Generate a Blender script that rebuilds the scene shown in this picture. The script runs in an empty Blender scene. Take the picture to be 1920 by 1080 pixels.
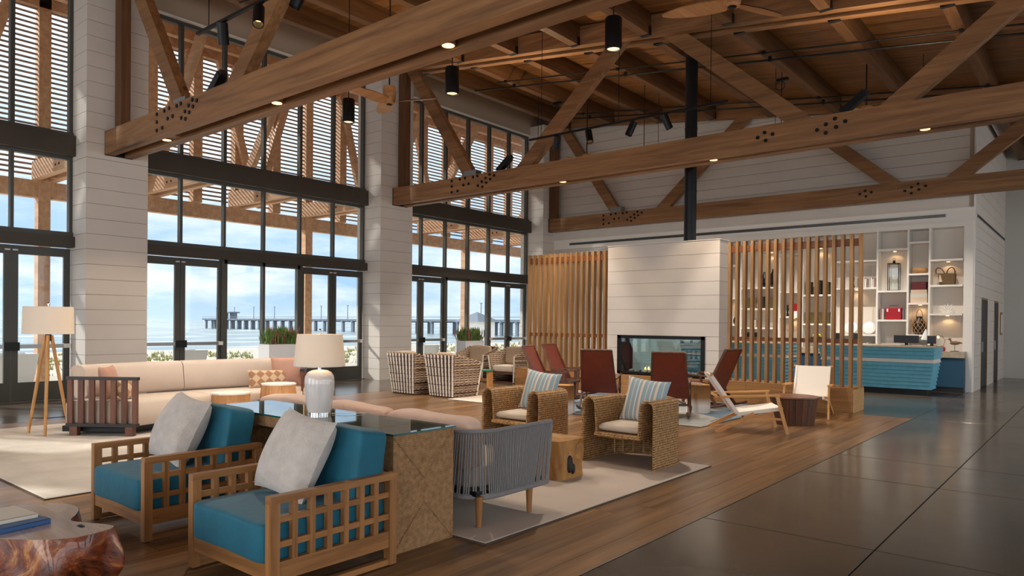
import bpy, math, random
from mathutils import Matrix, Vector
random.seed(7)
PI = math.pi
SC = bpy.context.scene
COL = SC.collection

# ------------------------------------------------------------------ camera
def make_camera():
    f, H = 1341.0, 1.5
    yaw, pitch, roll = math.radians(39.6), math.radians(-.35), math.radians(.56)
    fw = Vector((-math.sin(yaw)*math.cos(pitch), math.cos(yaw)*math.cos(pitch), math.sin(pitch)))
    r = Vector((math.cos(yaw), math.sin(yaw), 0))
    u = r.cross(fw)
    r2 = math.cos(roll)*r + math.sin(roll)*u
    u2 = -math.sin(roll)*r + math.cos(roll)*u
    cd = bpy.data.cameras.new('camera')
    cd.sensor_width = 36.0
    cd.lens = f/1920*36
    cd.shift_y = 74.2/1920
    cd.clip_end = 3000
    co = bpy.data.objects.new('camera', cd)
    m = Matrix.Identity(4)
    for i in range(3):
        m[i][0], m[i][1], m[i][2] = r2[i], u2[i], -fw[i]
    m[2][3] = H
    co.matrix_world = m
    COL.objects.link(co)
    SC.camera = co
make_camera()

# ------------------------------------------------------------------ sky, sun, exposure
SC.view_settings.view_transform = 'Standard'
SC.view_settings.look = 'None'
SC.view_settings.gamma = 1.0
SC.view_settings.use_curve_mapping = False
SC.view_settings.exposure = 0.0

def make_world():
    w = bpy.data.worlds.new('sky'); SC.world = w
    w.use_nodes = True
    nt = w.node_tree; N = nt.nodes; L = nt.links
    N.clear()
    out = N.new('ShaderNodeOutputWorld'); bg = N.new('ShaderNodeBackground')
    tc = N.new('ShaderNodeTexCoord'); sep = N.new('ShaderNodeSeparateXYZ')
    L.new(tc.outputs['Generated'], sep.inputs[0])
    ramp = N.new('ShaderNodeValToRGB')
    e = ramp.color_ramp.elements
    e[0].position = 0.0; e[0].color = (.50, .65, .80, 1)
    e[1].position = 1.0; e[1].color = (.86, .92, .99, 1)
    a = ramp.color_ramp.elements.new(.05); a.color = (.36, .56, .80, 1)
    a = ramp.color_ramp.elements.new(.14); a.color = (.45, .63, .85, 1)
    a = ramp.color_ramp.elements.new(.34); a.color = (.88, .93, .98, 1)
    L.new(sep.outputs['Z'], ramp.inputs[0])
    mp = N.new('ShaderNodeMapping'); mp.inputs['Scale'].default_value = (3.0, 3.0, 11.0)
    L.new(tc.outputs['Generated'], mp.inputs[0])
    no = N.new('ShaderNodeTexNoise'); no.inputs['Scale'].default_value = 1.3
    no.inputs['Detail'].default_value = 7; no.inputs['Roughness'].default_value = .58
    L.new(mp.outputs[0], no.inputs[0])
    cr = N.new('ShaderNodeValToRGB')
    cr.color_ramp.elements[0].position = .44; cr.color_ramp.elements[0].color = (0, 0, 0, 1)
    cr.color_ramp.elements[1].position = .68; cr.color_ramp.elements[1].color = (1, 1, 1, 1)
    L.new(no.outputs[0], cr.inputs[0])
    mx = N.new('ShaderNodeMixRGB'); mx.inputs[2].default_value = (.95, .96, .98, 1)
    L.new(cr.outputs[0], mx.inputs[0]); L.new(ramp.outputs[0], mx.inputs[1])
    L.new(mx.outputs[0], bg.inputs[0])
    bg.inputs[1].default_value = SKY
    L.new(bg.outputs[0], out.inputs[0])

SKY = 1.4
SUN = 4.4
make_world()

def sun():
    l = bpy.data.lights.new('sun', 'SUN'); l.energy = SUN; l.angle = math.radians(1.5); l.color = (1, .94, .86)
    o = bpy.data.objects.new('sun', l); COL.objects.link(o)
    d = Vector((1.12, .62, -.80))         # towards the ground, from the open sky on the sea side and behind
    o.rotation_euler = d.to_track_quat('-Z', 'Y').to_euler()
sun()

def area(name, loc, target, sx, sy, power, color):
    l = bpy.data.lights.new(name, 'AREA'); l.shape = 'RECTANGLE'; l.size = sx; l.size_y = sy; l.energy = power; l.color = color
    o = bpy.data.objects.new(name, l); COL.objects.link(o); o.location = loc
    o.rotation_euler = (Vector(target)-Vector(loc)).to_track_quat('-Z', 'Y').to_euler()
    return o
# light portals in the real glazed openings of the sea side: they only guide sky sampling
for yy in (-4.8, 2.15, 9.1, 16.05):
    p = area('portal_sea', (-15.3, yy, 3.9), (0, yy, 3.9), 5.8, 7.6, 1, (1, 1, 1)); p.data.cycles.is_portal = True
# fill lights added inside the entrance and near walls to brighten the hall
FILL = 118
for yy in (-4.8, 2.15, 9.1, 16.05, 22.5):
    area('fill_entrance', (7.95, yy, 2.7), (0, yy, 2.3), 5.4, 4.6, FILL*(1.9 if yy > 20 else 1), (1.0, .965, .925))
for xx in (-11, -4, 3):
    area('fill_near', (xx, -7.9, 2.7), (xx, 0, 2.6), 5.4, 4.6, FILL*2.1, (1.0, .965, .925))

# ------------------------------------------------------------------ materials
M = {}
def nodes(name):
    m = bpy.data.materials.new(name); m.use_nodes = True
    nt = m.node_tree
    b = nt.nodes['Principled BSDF']
    M[name] = m
    return m, nt, nt.nodes, nt.links, b
def c4(c): return (c[0], c[1], c[2], 1)
def srgb(r, g, b):
    f = lambda v: (v/255/12.92) if v/255 <= .04045 else ((v/255+.055)/1.055)**2.4
    return (f(r), f(g), f(b))
def coords(N, L, scale, kind='Object', rot=(0, 0, 0)):
    tc = N.new('ShaderNodeTexCoord'); mp = N.new('ShaderNodeMapping')
    mp.inputs['Scale'].default_value = scale; mp.inputs['Rotation'].default_value = rot
    L.new(tc.outputs[kind], mp.inputs[0])
    return mp.outputs[0]
def plain(name, col, rough=.6, metal=0, spec=.5, var=0.0, vscale=6, bump=0, bscale=60, coat=0, sheen=0):
    m, nt, N, L, b = nodes(name)
    b.inputs['Base Color'].default_value = c4(col); b.inputs['Roughness'].default_value = rough
    b.inputs['Metallic'].default_value = metal; b.inputs['Specular IOR Level'].default_value = spec
    b.inputs['Coat Weight'].default_value = coat
    if sheen: b.inputs['Sheen Weight'].default_value = sheen
    if var:
        v = coords(N, L, (vscale,)*3)
        n = N.new('ShaderNodeTexNoise'); n.inputs['Scale'].default_value = 1; n.inputs['Detail'].default_value = 4
        L.new(v, n.inputs[0])
        r = N.new('ShaderNodeMapRange'); r.inputs[3].default_value = 1-var; r.inputs[4].default_value = 1+var
        r.inputs[1].default_value = .3; r.inputs[2].default_value = .7
        L.new(n.outputs[0], r.inputs[0])
        h = N.new('ShaderNodeHueSaturation'); h.inputs['Color'].default_value = c4(col)
        L.new(r.outputs[0], h.inputs['Value']); L.new(h.outputs[0], b.inputs['Base Color'])
    if bump:
        v = coords(N, L, (bscale,)*3)
        n = N.new('ShaderNodeTexNoise'); n.inputs['Scale'].default_value = 1; n.inputs['Detail'].default_value = 3
        L.new(v, n.inputs[0])
        bp = N.new('ShaderNodeBump'); bp.inputs['Strength'].default_value = bump; bp.inputs['Distance'].default_value = .01
        L.new(n.outputs[0], bp.inputs['Height']); L.new(bp.outputs[0], b.inputs['Normal'])
    return m
def wood(name, c1, c2, axis='x', grain=14, rough=.5, rnd=.18, spec=.4, knots=False, stretch=.07, coat=0):
    m, nt, N, L, b = nodes(name)
    b.inputs['Roughness'].default_value = rough; b.inputs['Specular IOR Level'].default_value = spec
    b.inputs['Coat Weight'].default_value = coat; b.inputs['Coat Roughness'].default_value = .15
    s = [grain]*3; s['xyz'.index(axis)] = grain*stretch
    v = coords(N, L, s)
    oi = N.new('ShaderNodeObjectInfo')
    off = N.new('ShaderNodeVectorMath'); off.operation = 'SCALE'
    cmb = N.new('ShaderNodeCombineXYZ')
    for i in range(3): L.new(oi.outputs['Random'], cmb.inputs[i])
    L.new(cmb.outputs[0], off.inputs[0]); off.inputs['Scale'].default_value = 37.0
    add = N.new('ShaderNodeVectorMath'); L.new(v, add.inputs[0]); L.new(off.outputs[0], add.inputs[1])
    n = N.new('ShaderNodeTexNoise'); n.inputs['Scale'].default_value = 1; n.inputs['Detail'].default_value = 6
    n.inputs['Roughness'].default_value = .65; n.inputs['Distortion'].default_value = .6
    L.new(add.outputs[0], n.inputs[0])
    rp = N.new('ShaderNodeValToRGB')
    rp.color_ramp.elements[0].position = .32; rp.color_ramp.elements[0].color = c4(c1)
    rp.color_ramp.elements[1].position = .68; rp.color_ramp.elements[1].color = c4(c2)
    L.new(n.outputs[0], rp.inputs[0])
    mr = N.new('ShaderNodeMapRange'); mr.inputs[3].default_value = 1-rnd; mr.inputs[4].default_value = 1+rnd
    L.new(oi.outputs['Random'], mr.inputs[0])
    h = N.new('ShaderNodeHueSaturation'); L.new(rp.outputs[0], h.inputs['Color']); L.new(mr.outputs[0], h.inputs['Value'])
    last = h.outputs[0]
    if knots:
        vo = N.new('ShaderNodeTexVoronoi'); vo.inputs['Scale'].default_value = .13
        L.new(add.outputs[0], vo.inputs[0])
        kr = N.new('ShaderNodeValToRGB'); kr.color_ramp.elements[0].position = .03; kr.color_ramp.elements[0].color = (.25, .2, .16, 1)
        kr.color_ramp.elements[1].position = .07; kr.color_ramp.elements[1].color = (1, 1, 1, 1)
        L.new(vo.outputs['Distance'], kr.inputs[0])
        mm = N.new('ShaderNodeMixRGB'); mm.blend_type = 'MULTIPLY'; mm.inputs[0].default_value = 1
        L.new(last, mm.inputs[1]); L.new(kr.outputs[0], mm.inputs[2]); last = mm.outputs[0]
    L.new(last, b.inputs['Base Color'])
    bp = N.new('ShaderNodeBump'); bp.inputs['Strength'].default_value = .12; bp.inputs['Distance'].default_value = .01
    L.new(n.outputs[0], bp.inputs['Height']); L.new(bp.outputs[0], b.inputs['Normal'])
    return m
def weave(name, c1, c2, su, sv, rough=.75, bump=.5, axes='xz', contrast=.5):
    """two crossing strand directions: relief and strand colour"""
    m, nt, N, L, b = nodes(name)
    b.inputs['Roughness'].default_value = rough; b.inputs['Specular IOR Level'].default_value = .25
    tc = N.new('ShaderNodeTexCoord'); sp = N.new('ShaderNodeSeparateXYZ'); L.new(tc.outputs['Object'], sp.inputs[0])
    ax = N.new('ShaderNodeMath'); ax.operation = 'ADD'; L.new(sp.outputs['X'], ax.inputs[0]); L.new(sp.outputs['Y'], ax.inputs[1])
    outs = []
    for src, sc in ((ax.outputs[0], su), (sp.outputs['Z'], sv)):
        k = N.new('ShaderNodeMath'); k.operation = 'MULTIPLY'; L.new(src, k.inputs[0]); k.inputs[1].default_value = sc*2*PI
        s = N.new('ShaderNodeMath'); s.operation = 'SINE'; L.new(k.outputs[0], s.inputs[0]); outs.append(s.outputs[0])
    pr = N.new('ShaderNodeMath'); pr.operation = 'MULTIPLY'; L.new(outs[0], pr.inputs[0]); L.new(outs[1], pr.inputs[1])
    nz = N.new('ShaderNodeTexNoise'); nz.inputs['Scale'].default_value = 30; nz.inputs['Detail'].default_value = 3
    L.new(tc.outputs['Object'], nz.inputs[0])
    hz = N.new('ShaderNodeMath'); hz.operation = 'MULTIPLY_ADD'; L.new(outs[1], hz.inputs[0]); hz.inputs[1].default_value = .55
    pq = N.new('ShaderNodeMath'); pq.operation = 'MULTIPLY'; L.new(pr.outputs[0], pq.inputs[0]); pq.inputs[1].default_value = .5; L.new(pq.outputs[0], hz.inputs[2])
    ad = N.new('ShaderNodeMath'); ad.operation = 'MULTIPLY_ADD'; L.new(hz.outputs[0], ad.inputs[0]); ad.inputs[1].default_value = contrast
    L.new(nz.outputs[0], ad.inputs[2])
    rp = N.new('ShaderNodeValToRGB')
    rp.color_ramp.elements[0].position = .2; rp.color_ramp.elements[0].color = c4(c1)
    rp.color_ramp.elements[1].position = .85; rp.color_ramp.elements[1].color = c4(c2)
    L.new(ad.outputs[0], rp.inputs[0]); L.new(rp.outputs[0], b.inputs['Base Color'])
    bp = N.new('ShaderNodeBump'); bp.inputs['Strength'].default_value = bump; bp.inputs['Distance'].default_value = .012
    L.new(ad.outputs[0], bp.inputs['Height']); L.new(bp.outputs[0], b.inputs['Normal'])
    return m
def bands(name, cols, edges, axis='x', period=None, rough=.85, smooth=False):
    """flat printed / woven stripes across one local axis"""
    m, nt, N, L, b = nodes(name)
    b.inputs['Roughness'].default_value = rough; b.inputs['Specular IOR Level'].default_value = .2
    tc = N.new('ShaderNodeTexCoord'); sp = N.new('ShaderNodeSeparateXYZ'); L.new(tc.outputs['Object'], sp.inputs[0])
    src = sp.outputs['xyz'.index(axis)]
    if period:
        w = N.new('ShaderNodeMath'); w.operation = 'WRAP'; L.new(src, w.inputs[0]); w.inputs[1].default_value = period; w.inputs[2].default_value = 0
        d = N.new('ShaderNodeMath'); d.operation = 'DIVIDE'; L.new(w.outputs[0], d.inputs[0]); d.inputs[1].default_value = period
        src = d.outputs[0]
    rp = N.new('ShaderNodeValToRGB'); rp.color_ramp.interpolation = 'LINEAR' if smooth else 'CONSTANT'
    els = rp.color_ramp.elements
    els[0].position = edges[0]; els[0].color = c4(cols[0]); els[1].position = edges[1]; els[1].color = c4(cols[1])
    for p, c in zip(edges[2:], cols[2:]):
        e = els.new(p); e.color = c4(c)
    L.new(src, rp.inputs[0]); L.new(rp.outputs[0], b.inputs['Base Color'])
    return m
def emit(name, col, strength):
    m, nt, N, L, b = nodes(name)
    b.inputs['Base Color'].default_value = c4(col)
    b.inputs['Emission Color'].default_value = c4(col); b.inputs['Emission Strength'].default_value = strength
    return m
def pane_mat(name, tint=(1, 1, 1), refl=.06):
    m, nt, N, L, b = nodes(name)
    N.remove(b)
    out = [n for n in N if n.type == 'OUTPUT_MATERIAL'][0]
    t = N.new('ShaderNodeBsdfTransparent'); t.inputs[0].default_value = c4(tint)
    g = N.new('ShaderNodeBsdfGlossy'); g.inputs['Roughness'].default_value = .02
    lw = N.new('ShaderNodeLayerWeight'); lw.inputs[0].default_value = .5
    p5 = N.new('ShaderNodeMath'); p5.operation = 'POWER'; p5.inputs[1].default_value = 5; L.new(lw.outputs['Facing'], p5.inputs[0])
    k = N.new('ShaderNodeMath'); k.operation = 'MULTIPLY_ADD'; k.inputs[1].default_value = 1-refl; k.inputs[2].default_value = refl; k.use_clamp = True
    L.new(p5.outputs[0], k.inputs[0])
    mx = N.new('ShaderNodeMixShader'); L.new(k.outputs[0], mx.inputs[0]); L.new(t.outputs[0], mx.inputs[1]); L.new(g.outputs[0], mx.inputs[2])
    L.new(mx.outputs[0], out.inputs[0])
    return m
def shade_mat(name, col, trans=.45):
    m, nt, N, L, b = nodes(name)
    N.remove(b)
    out = [n for n in N if n.type == 'OUTPUT_MATERIAL'][0]
    d = N.new('ShaderNodeBsdfDiffuse'); d.inputs[0].default_value = c4(col)
    t = N.new('ShaderNodeBsdfTranslucent'); t.inputs[0].default_value = c4(col)
    mx = N.new('ShaderNodeMixShader'); mx.inputs[0].default_value = trans
    L.new(d.outputs[0], mx.inputs[1]); L.new(t.outputs[0], mx.inputs[2]); L.new(mx.outputs[0], out.inputs[0])
    return m

# ------------------------------------------------------------------ mesh builder
USES = []
class MB:
    def __init__(s): s.v = []; s.f = []
    def add(s, vs, fs):
        n = len(s.v); s.v += [tuple(p) for p in vs]; s.f += [tuple(i+n for i in q) for q in fs]; return s
    def box(s, c, d, m=None):
        x, y, z = d[0]/2, d[1]/2, d[2]/2
        vs = [Vector((a*x, b*y, e*z)) for e in (-1, 1) for b in (-1, 1) for a in (-1, 1)]
        if m is not None: vs = [m @ p for p in vs]
        c = Vector(c)
        return s.add([p+c for p in vs], [(0, 2, 3, 1), (4, 5, 7, 6), (0, 1, 5, 4), (2, 6, 7, 3), (0, 4, 6, 2), (1, 3, 7, 5)])
    def bb(s, x0, x1, y0, y1, z0, z1):
        return s.box(((x0+x1)/2, (y0+y1)/2, (z0+z1)/2), (abs(x1-x0), abs(y1-y0), abs(z1-z0)))
    def bar(s, p0, p1, w, h, up=(0, 0, 1)):
        """rectangular timber from p0 to p1; h measured along 'up' side"""
        p0, p1 = Vector(p0), Vector(p1); d = (p1-p0); L = d.length; d.normalize()
        side = d.cross(Vector(up)); side.normalize(); u = side.cross(d)
        vs = []
        for p in (p0, p1):
            for a, b in ((-1, -1), (1, -1), (1, 1), (-1, 1)): vs.append(p+side*a*w/2+u*b*h/2)
        return s.add(vs, [(3, 2, 1, 0), (4, 5, 6, 7), (0, 1, 5, 4), (1, 2, 6, 5), (2, 3, 7, 6), (3, 0, 4, 7)])
    def cyl(s, p0, p1, r0, r1=None, n=12, caps=True):
        r1 = r0 if r1 is None else r1
        p0, p1 = Vector(p0), Vector(p1); d = (p1-p0).normalized()
        a = d.orthogonal().normalized(); b = d.cross(a)
        vs = [p+(a*math.cos(2*PI*i/n)+b*math.sin(2*PI*i/n))*r for p, r in ((p0, r0), (p1, r1)) for i in range(n)]
        fs = [(i, (i+1) % n, n+(i+1) % n, n+i) for i in range(n)]
        if caps: fs += [tuple(reversed(range(n))), tuple(range(n, 2*n))]
        return s.add(vs, fs)
    def tube(s, pts, r, n=8, closed=False, rs=None):
        pts = [Vector(p) for p in pts]; m = len(pts); vs = []; fs = []
        prev = None
        for i, p in enumerate(pts):
            if closed: t = pts[(i+1) % m]-pts[i-1]
            else: t = pts[min(i+1, m-1)]-pts[max(i-1, 0)]
            t.normalize()
            a = t.orthogonal() if prev is None else prev-t*prev.dot(t)
            if a.length < 1e-6: a = t.orthogonal()
            a.normalize(); prev = a; b = t.cross(a)
            rr = rs[i] if rs else r
            vs += [p+(a*math.cos(2*PI*k/n)+b*math.sin(2*PI*k/n))*rr for k in range(n)]
        for i in range(m if closed else m-1):
            j = (i+1) % m
            fs += [(i*n+k, i*n+(k+1) % n, j*n+(k+1) % n, j*n+k) for k in range(n)]
        if not closed: fs += [tuple(reversed(range(n))), tuple(range((m-1)*n, m*n))]
        return s.add(vs, fs)
    def lathe(s, prof, c=(0, 0, 0), n=24, cap=True):
        c = Vector(c); m = len(prof)
        vs = [c+Vector((r*math.cos(2*PI*k/n), r*math.sin(2*PI*k/n), z)) for r, z in prof for k in range(n)]
        fs = [(i*n+k, i*n+(k+1) % n, (i+1)*n+(k+1) % n, (i+1)*n+k) for i in range(m-1) for k in range(n)]
        if cap: fs += [tuple(reversed(range(n))), tuple(range((m-1)*n, m*n))]
        return s.add(vs, fs)
    def prism(s, poly, z0, z1):
        n = len(poly)
        vs = [(x, y, z0) for x, y in poly]+[(x, y, z1) for x, y in poly]
        return s.add(vs, [tuple(reversed(range(n))), tuple(range(n, 2*n))]+[(i, (i+1) % n, n+(i+1) % n, n+i) for i in range(n)])
    def grid(s, fn, nu, nv, wrap_u=False, wrap_v=False):
        U = nu if wrap_u else nu+1; V = nv if wrap_v else nv+1
        vs = [fn(i/nu, j/nv) for i in range(U) for j in range(V)]
        fs = []
        for i in range(nu):
            for j in range(nv):
                a, b = i, (i+1) % U; c, d = j, (j+1) % V
                fs.append((a*V+c, b*V+c, b*V+d, a*V+d))
        return s.add(vs, fs)
    def soft(s, c, d, e=.35, n=14, m=None, puff=0.0, noise=0.0, seed=1):
        """soft block: rounded edges (superellipsoid), optional crown on top"""
        rr = random.Random(seed); ph = [rr.uniform(0, 6) for _ in range(6)]
        c = Vector(c)
        def sp(v, k): return math.copysign(abs(v)**k, v)
        def fn(u, v):
            th = 2*PI*u; ph_ = PI*(v-.5)
            cx = sp(math.cos(ph_), e)
            p = Vector((sp(math.cos(th), e)*cx*d[0]/2, sp(math.sin(th), e)*cx*d[1]/2, sp(math.sin(ph_), e)*d[2]/2))
            q = (1-(2*p.x/d[0])**2)*(1-(2*p.y/d[1])**2)
            p.z += puff*q*(1 if p.z > 0 else -.4)
            if noise:
                p.z += noise*(math.sin(9*p.x+ph[0])+math.sin(11*p.y+ph[1])*.7)*.5
                p.y += noise*.5*math.sin(8*p.x+ph[2]+5*p.z)
            if m is not None: p = m @ p
            return p+c
        return s.grid(fn, 4*n, 2*n, wrap_u=True)
    def pillow(s, c, w, h, t, m=None, n=16, pinch=.06, seed=1):
        """knife-edge scatter pillow in local xz plane, thickness along y"""
        rr = random.Random(seed); ph = [rr.uniform(0, 6) for _ in range(4)]
        c = Vector(c)
        for side in (-1, 1):
            def fn(u, v, side=side):
                a, b = 2*u-1, 2*v-1
                ex = 1-pinch*(1-b*b)*abs(a)**3*1.4; ez = 1-pinch*(1-a*a)*abs(b)**3*1.4
                th = t/2*((1-a*a)*(1-b*b))**.42
                th *= 1+.10*math.sin(3*a+ph[0])*math.sin(2.5*b+ph[1])
                p = Vector((a*w/2*ex, side*th, b*h/2*ez))
                if m is not None: p = m @ p
                return p+c
            if side < 0: s.grid(fn, n, n)
            else: s.grid(lambda u, v: fn(1-u, v), n, n)
        return s
    def xf(s, m): s.v = [tuple(m @ Vector(p)) for p in s.v]; return s
    def mesh(s, name, mat, smooth=None):
        me = bpy.data.meshes.new(name); me.from_pydata(s.v, [], s.f); me.update()
        if mat: USES.append((me, mat))          # materials are attached at the end of the script
        if smooth is not None:
            me.shade_smooth()
            if smooth < 179: me.set_sharp_from_angle(angle=math.radians(smooth))
        return me
def obj(name, mb, mat, parent=None, smooth=None, loc=None, rot=None, label=None, kind=None):
    me = mb if isinstance(mb, bpy.types.Mesh) else mb.mesh(name, mat, smooth)
    o = bpy.data.objects.new(name, me); COL.objects.link(o)
    if parent: o.parent = parent
    if loc: o.location = loc
    if rot: o.rotation_euler = rot
    if label: o['label'] = label
    if kind: o['kind'] = kind
    return o
def tag(o, label, cat, group=None, kind=None):
    o['label'] = label
    if cat: o['category'] = cat
    if group: o['group'] = group
    if kind: o['kind'] = kind
    return o
def thing(name, label, cat, loc=(0, 0, 0), rz=0, group=None, kind=None):
    o = bpy.data.objects.new(name, None); COL.objects.link(o); o.location = loc; o.rotation_euler = (0, 0, rz)
    o.empty_display_size = .1
    return tag(o, label, cat, group, kind)
def struct(name, label=None, mb=None, mat=None, smooth=None):
    if mb is None:
        o = bpy.data.objects.new(name, None); COL.objects.link(o); o.empty_display_size = .1
    else: o = obj(name, mb, mat, None, smooth)
    o['kind'] = 'structure'
    if label: o['label'] = label
    return o
def copy_tree(src, label=None, loc=None, rz=None):
    def cp(o, par):
        c = o.copy(); COL.objects.link(c); c.parent = par
        for ch in KIDS.get(o.name, []): cp(ch, c)
        return c
    KIDS.clear()
    for o in COL.objects:
        if o.parent: KIDS.setdefault(o.parent.name, []).append(o)
    r = cp(src, None)
    if label: r['label'] = label
    if loc: r.location = loc
    if rz is not None: r.rotation_euler = (0, 0, rz)
    return r
KIDS = {}
def RX(a): return Matrix.Rotation(a, 4, 'X')
def RY(a): return Matrix.Rotation(a, 4, 'Y')
def RZ(a): return Matrix.Rotation(a, 4, 'Z')
def point_lamp(parent, loc, power, color=(1, .72, .42), r=.05, spot=None, aim=None, name='bulb_light', blend=.4):
    l = bpy.data.lights.new(name, 'SPOT' if spot else 'POINT'); l.energy = power; l.color = color; l.shadow_soft_size = r
    if spot: l.spot_size = math.radians(spot); l.spot_blend = blend
    o = bpy.data.objects.new(name, l); COL.objects.link(o); o.parent = parent; o.location = loc
    if aim is not None: o.rotation_euler = Vector(aim).to_track_quat('-Z', 'Y').to_euler()
    return o
# ------------------------------------------------------------------ material library
plain('white_paint', srgb(213, 205, 197), .55, var=.03, vscale=1.5)
plain('trim_white', srgb(232, 227, 220), .5)
plain('grey_wall', srgb(196, 194, 188), .7, var=.03, vscale=.8)
plain('taupe', srgb(178, 160, 140), .7)
plain('joint_shadow', srgb(140, 127, 115), .9)
plain('bronze', srgb(80, 79, 74), .45, .3, var=.05, vscale=3)
plain('header_bronze', srgb(66, 58, 48), .5, .1, var=.06, vscale=2)
plain('black_metal', srgb(26, 27, 29), .38, .5)
plain('black_matte', srgb(18, 18, 19), .6)
plain('steel', srgb(150, 150, 148), .3, 1.0)
plain('chrome', srgb(215, 215, 215), .15, 1.0)
plain('bolt_black', srgb(22, 19, 17), .45, .6)
wood('timber_x', srgb(110, 75, 46), srgb(158, 114, 74), 'x', 9, .55, .07, knots=True, stretch=.06)
wood('timber_y', srgb(84, 54, 30), srgb(122, 84, 50), 'y', 9, .55, .10, stretch=.06)
wood('timber_z', srgb(84, 54, 32), srgb(122, 82, 50), 'z', 9, .55, .07, stretch=.06)
wood('deck_board', srgb(104, 68, 36), srgb(152, 106, 60), 'x', 10, .5, .16, stretch=.06)
wood('floor_plank', srgb(94, 68, 44), srgb(148, 112, 76), 'y', 11, .30, .24, knots=True, stretch=.05, spec=.5)
wood('veranda_wood', srgb(188, 142, 108), srgb(222, 182, 146), 'x', 8, .6, .08, stretch=.08)
wood('slat_wood', srgb(130, 94, 56), srgb(170, 130, 84), 'z', 16, .5, .10, stretch=.06)
wood('bench_wood', srgb(128, 88, 50), srgb(168, 122, 74), 'x', 12, .5, .06, stretch=.06)
wood('end_grain', srgb(170, 128, 80), srgb(208, 168, 116), 'z', 26, .6, .05, stretch=.9)
pane_mat('glass', (.97, .985, .98), .03)
pane_mat('dark_glass', (.78, .88, .90), .10)

def concrete_mat():
    m, nt, N, L, b = nodes('polished_concrete')
    v = coords(N, L, (.9, .9, .9)); n = N.new('ShaderNodeTexNoise'); n.inputs['Scale'].default_value = 1; n.inputs['Detail'].default_value = 8
    n.inputs['Roughness'].default_value = .62; L.new(v, n.inputs[0])
    r = N.new('ShaderNodeValToRGB'); r.color_ramp.elements[0].position = .3; r.color_ramp.elements[0].color = c4(srgb(68, 60, 52))
    r.color_ramp.elements[1].position = .72; r.color_ramp.elements[1].color = c4(srgb(98, 88, 77)); L.new(n.outputs[0], r.inputs[0])
    L.new(r.outputs[0], b.inputs['Base Color'])
    mr = N.new('ShaderNodeMapRange'); mr.inputs[3].default_value = .10; mr.inputs[4].default_value = .26; L.new(n.outputs[0], mr.inputs[0])
    L.new(mr.outputs[0], b.inputs['Roughness']); b.inputs['Specular IOR Level'].default_value = .55
concrete_mat()

# key dimensions of the hall
XW, XC = -15.05, -14.40          # glazing plane, face of the pillars
XE, YB, YN = 8.0, 19.62, -8.0    # entrance side, back wall, wall behind the viewer
P0, PW, PP = 5.12, 1.10, 6.93    # first pillar in view, pillar width, bay length
def roof(x): return 7.78 - .1225*(x+12.19)      # underside of the truss top chords
DECK = .44
PILLARS = [P0+PP*k for k in (-2, -1, 0, 1, 2)]

# ------------------------------------------------------------------ floor
def floors():
    fl = struct('floor', 'polished brown concrete floor with an inset field of oak planks',
                MB().bb(-19, 12, YN, 27, -.30, -.03), 'black_matte')
    # concrete slabs with open joints
    WX0, WX1, WY1 = -12.0, -2.40, 13.24
    xs_r = [-2.392, -1.17, 1.25, 3.65, 6.05, 8.4]
    ys = [-8, -4.3, -.7, 2.95, 5.25, 7.66, 8.93, 13.24, 17.6, 22.0, 26.5]
    def slab(x0, x1, y0, y1):
        g = .004
        m = MB(); bv = .004
        vs = [(x0+g, y0+g, -.03), (x1-g, y0+g, -.03), (x1-g, y1-g, -.03), (x0+g, y1-g, -.03),
              (x0+g, y0+g, -bv), (x1-g, y0+g, -bv), (x1-g, y1-g, -bv), (x0+g, y1-g, -bv),
              (x0+g+bv, y0+g+bv, 0), (x1-g-bv, y0+g+bv, 0), (x1-g-bv, y1-g-bv, 0), (x0+g+bv, y1-g-bv, 0)]
        m.add(vs, [(0, 1, 5, 4), (1, 2, 6, 5), (2, 3, 7, 6), (3, 0, 4, 7), (4, 5, 9, 8), (5, 6, 10, 9), (6, 7, 11, 10), (7, 4, 8, 11), (8, 9, 10, 11)])
        obj('concrete_slab', m, 'polished_concrete', fl)
    for i in range(len(xs_r)-1):
        for j in range(len(ys)-1): slab(xs_r[i], xs_r[i+1], ys[j], ys[j+1])
    for j in range(len(ys)-1):
        slab(-15.4, -12.01, ys[j], ys[j+1])
    xs_b = [-12.01, -9.6, -7.2, -4.8, -2.392]
    for i in range(4):
        for (y0, y1) in ((13.25, 17.6), (17.6, 22.0)): slab(xs_b[i], xs_b[i+1], y0, y1)
    # oak planks
    w, g = .192, .0025
    n = int(round((WX1-WX0)/w)); w = (WX1-WX0)/n
    cache = {}; rest = MB()
    rr = random.Random(3)
    for i in range(n):
        x0 = WX0+i*w
        y = -3.2-rr.uniform(0, 2.2)
        while y < WY1-.01:
            L = rr.choice((1.8, 2.2, 2.6, 3.0)); y1 = min(y+L, WY1)
            if WY1-y1 < .5: y1 = WY1
            L = round(y1-y, 3)
            xc, yc = x0+w/2, (y+y1)/2
            seen = yc > .9 and (-xc)*1.0 < (yc+L/2)*3.6+.8 and y1 > .6 and (xc > -9.9 or yc > 6.8)
            if not seen: rest.bb(x0+g/2, x0+w-g/2, y+g/2, y1-g/2, -.03, 0)
            else:
                if L not in cache: cache[L] = MB().bb(-w/2+g/2, w/2-g/2, -L/2+g/2, L/2-g/2, -.03, 0).mesh('plank', 'floor_plank')
                obj('plank', cache[L], None, fl, loc=(xc, yc, rr.uniform(-.0006, .0006)))
            y = y1
    obj('plank_field', rest, 'floor_plank', fl, kind='stuff')
    edge = MB().bb(WX1, WX1+.008, -6, WY1, -.02, .001)
    obj('metal_edge', edge, 'steel', fl)
floors()

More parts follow.
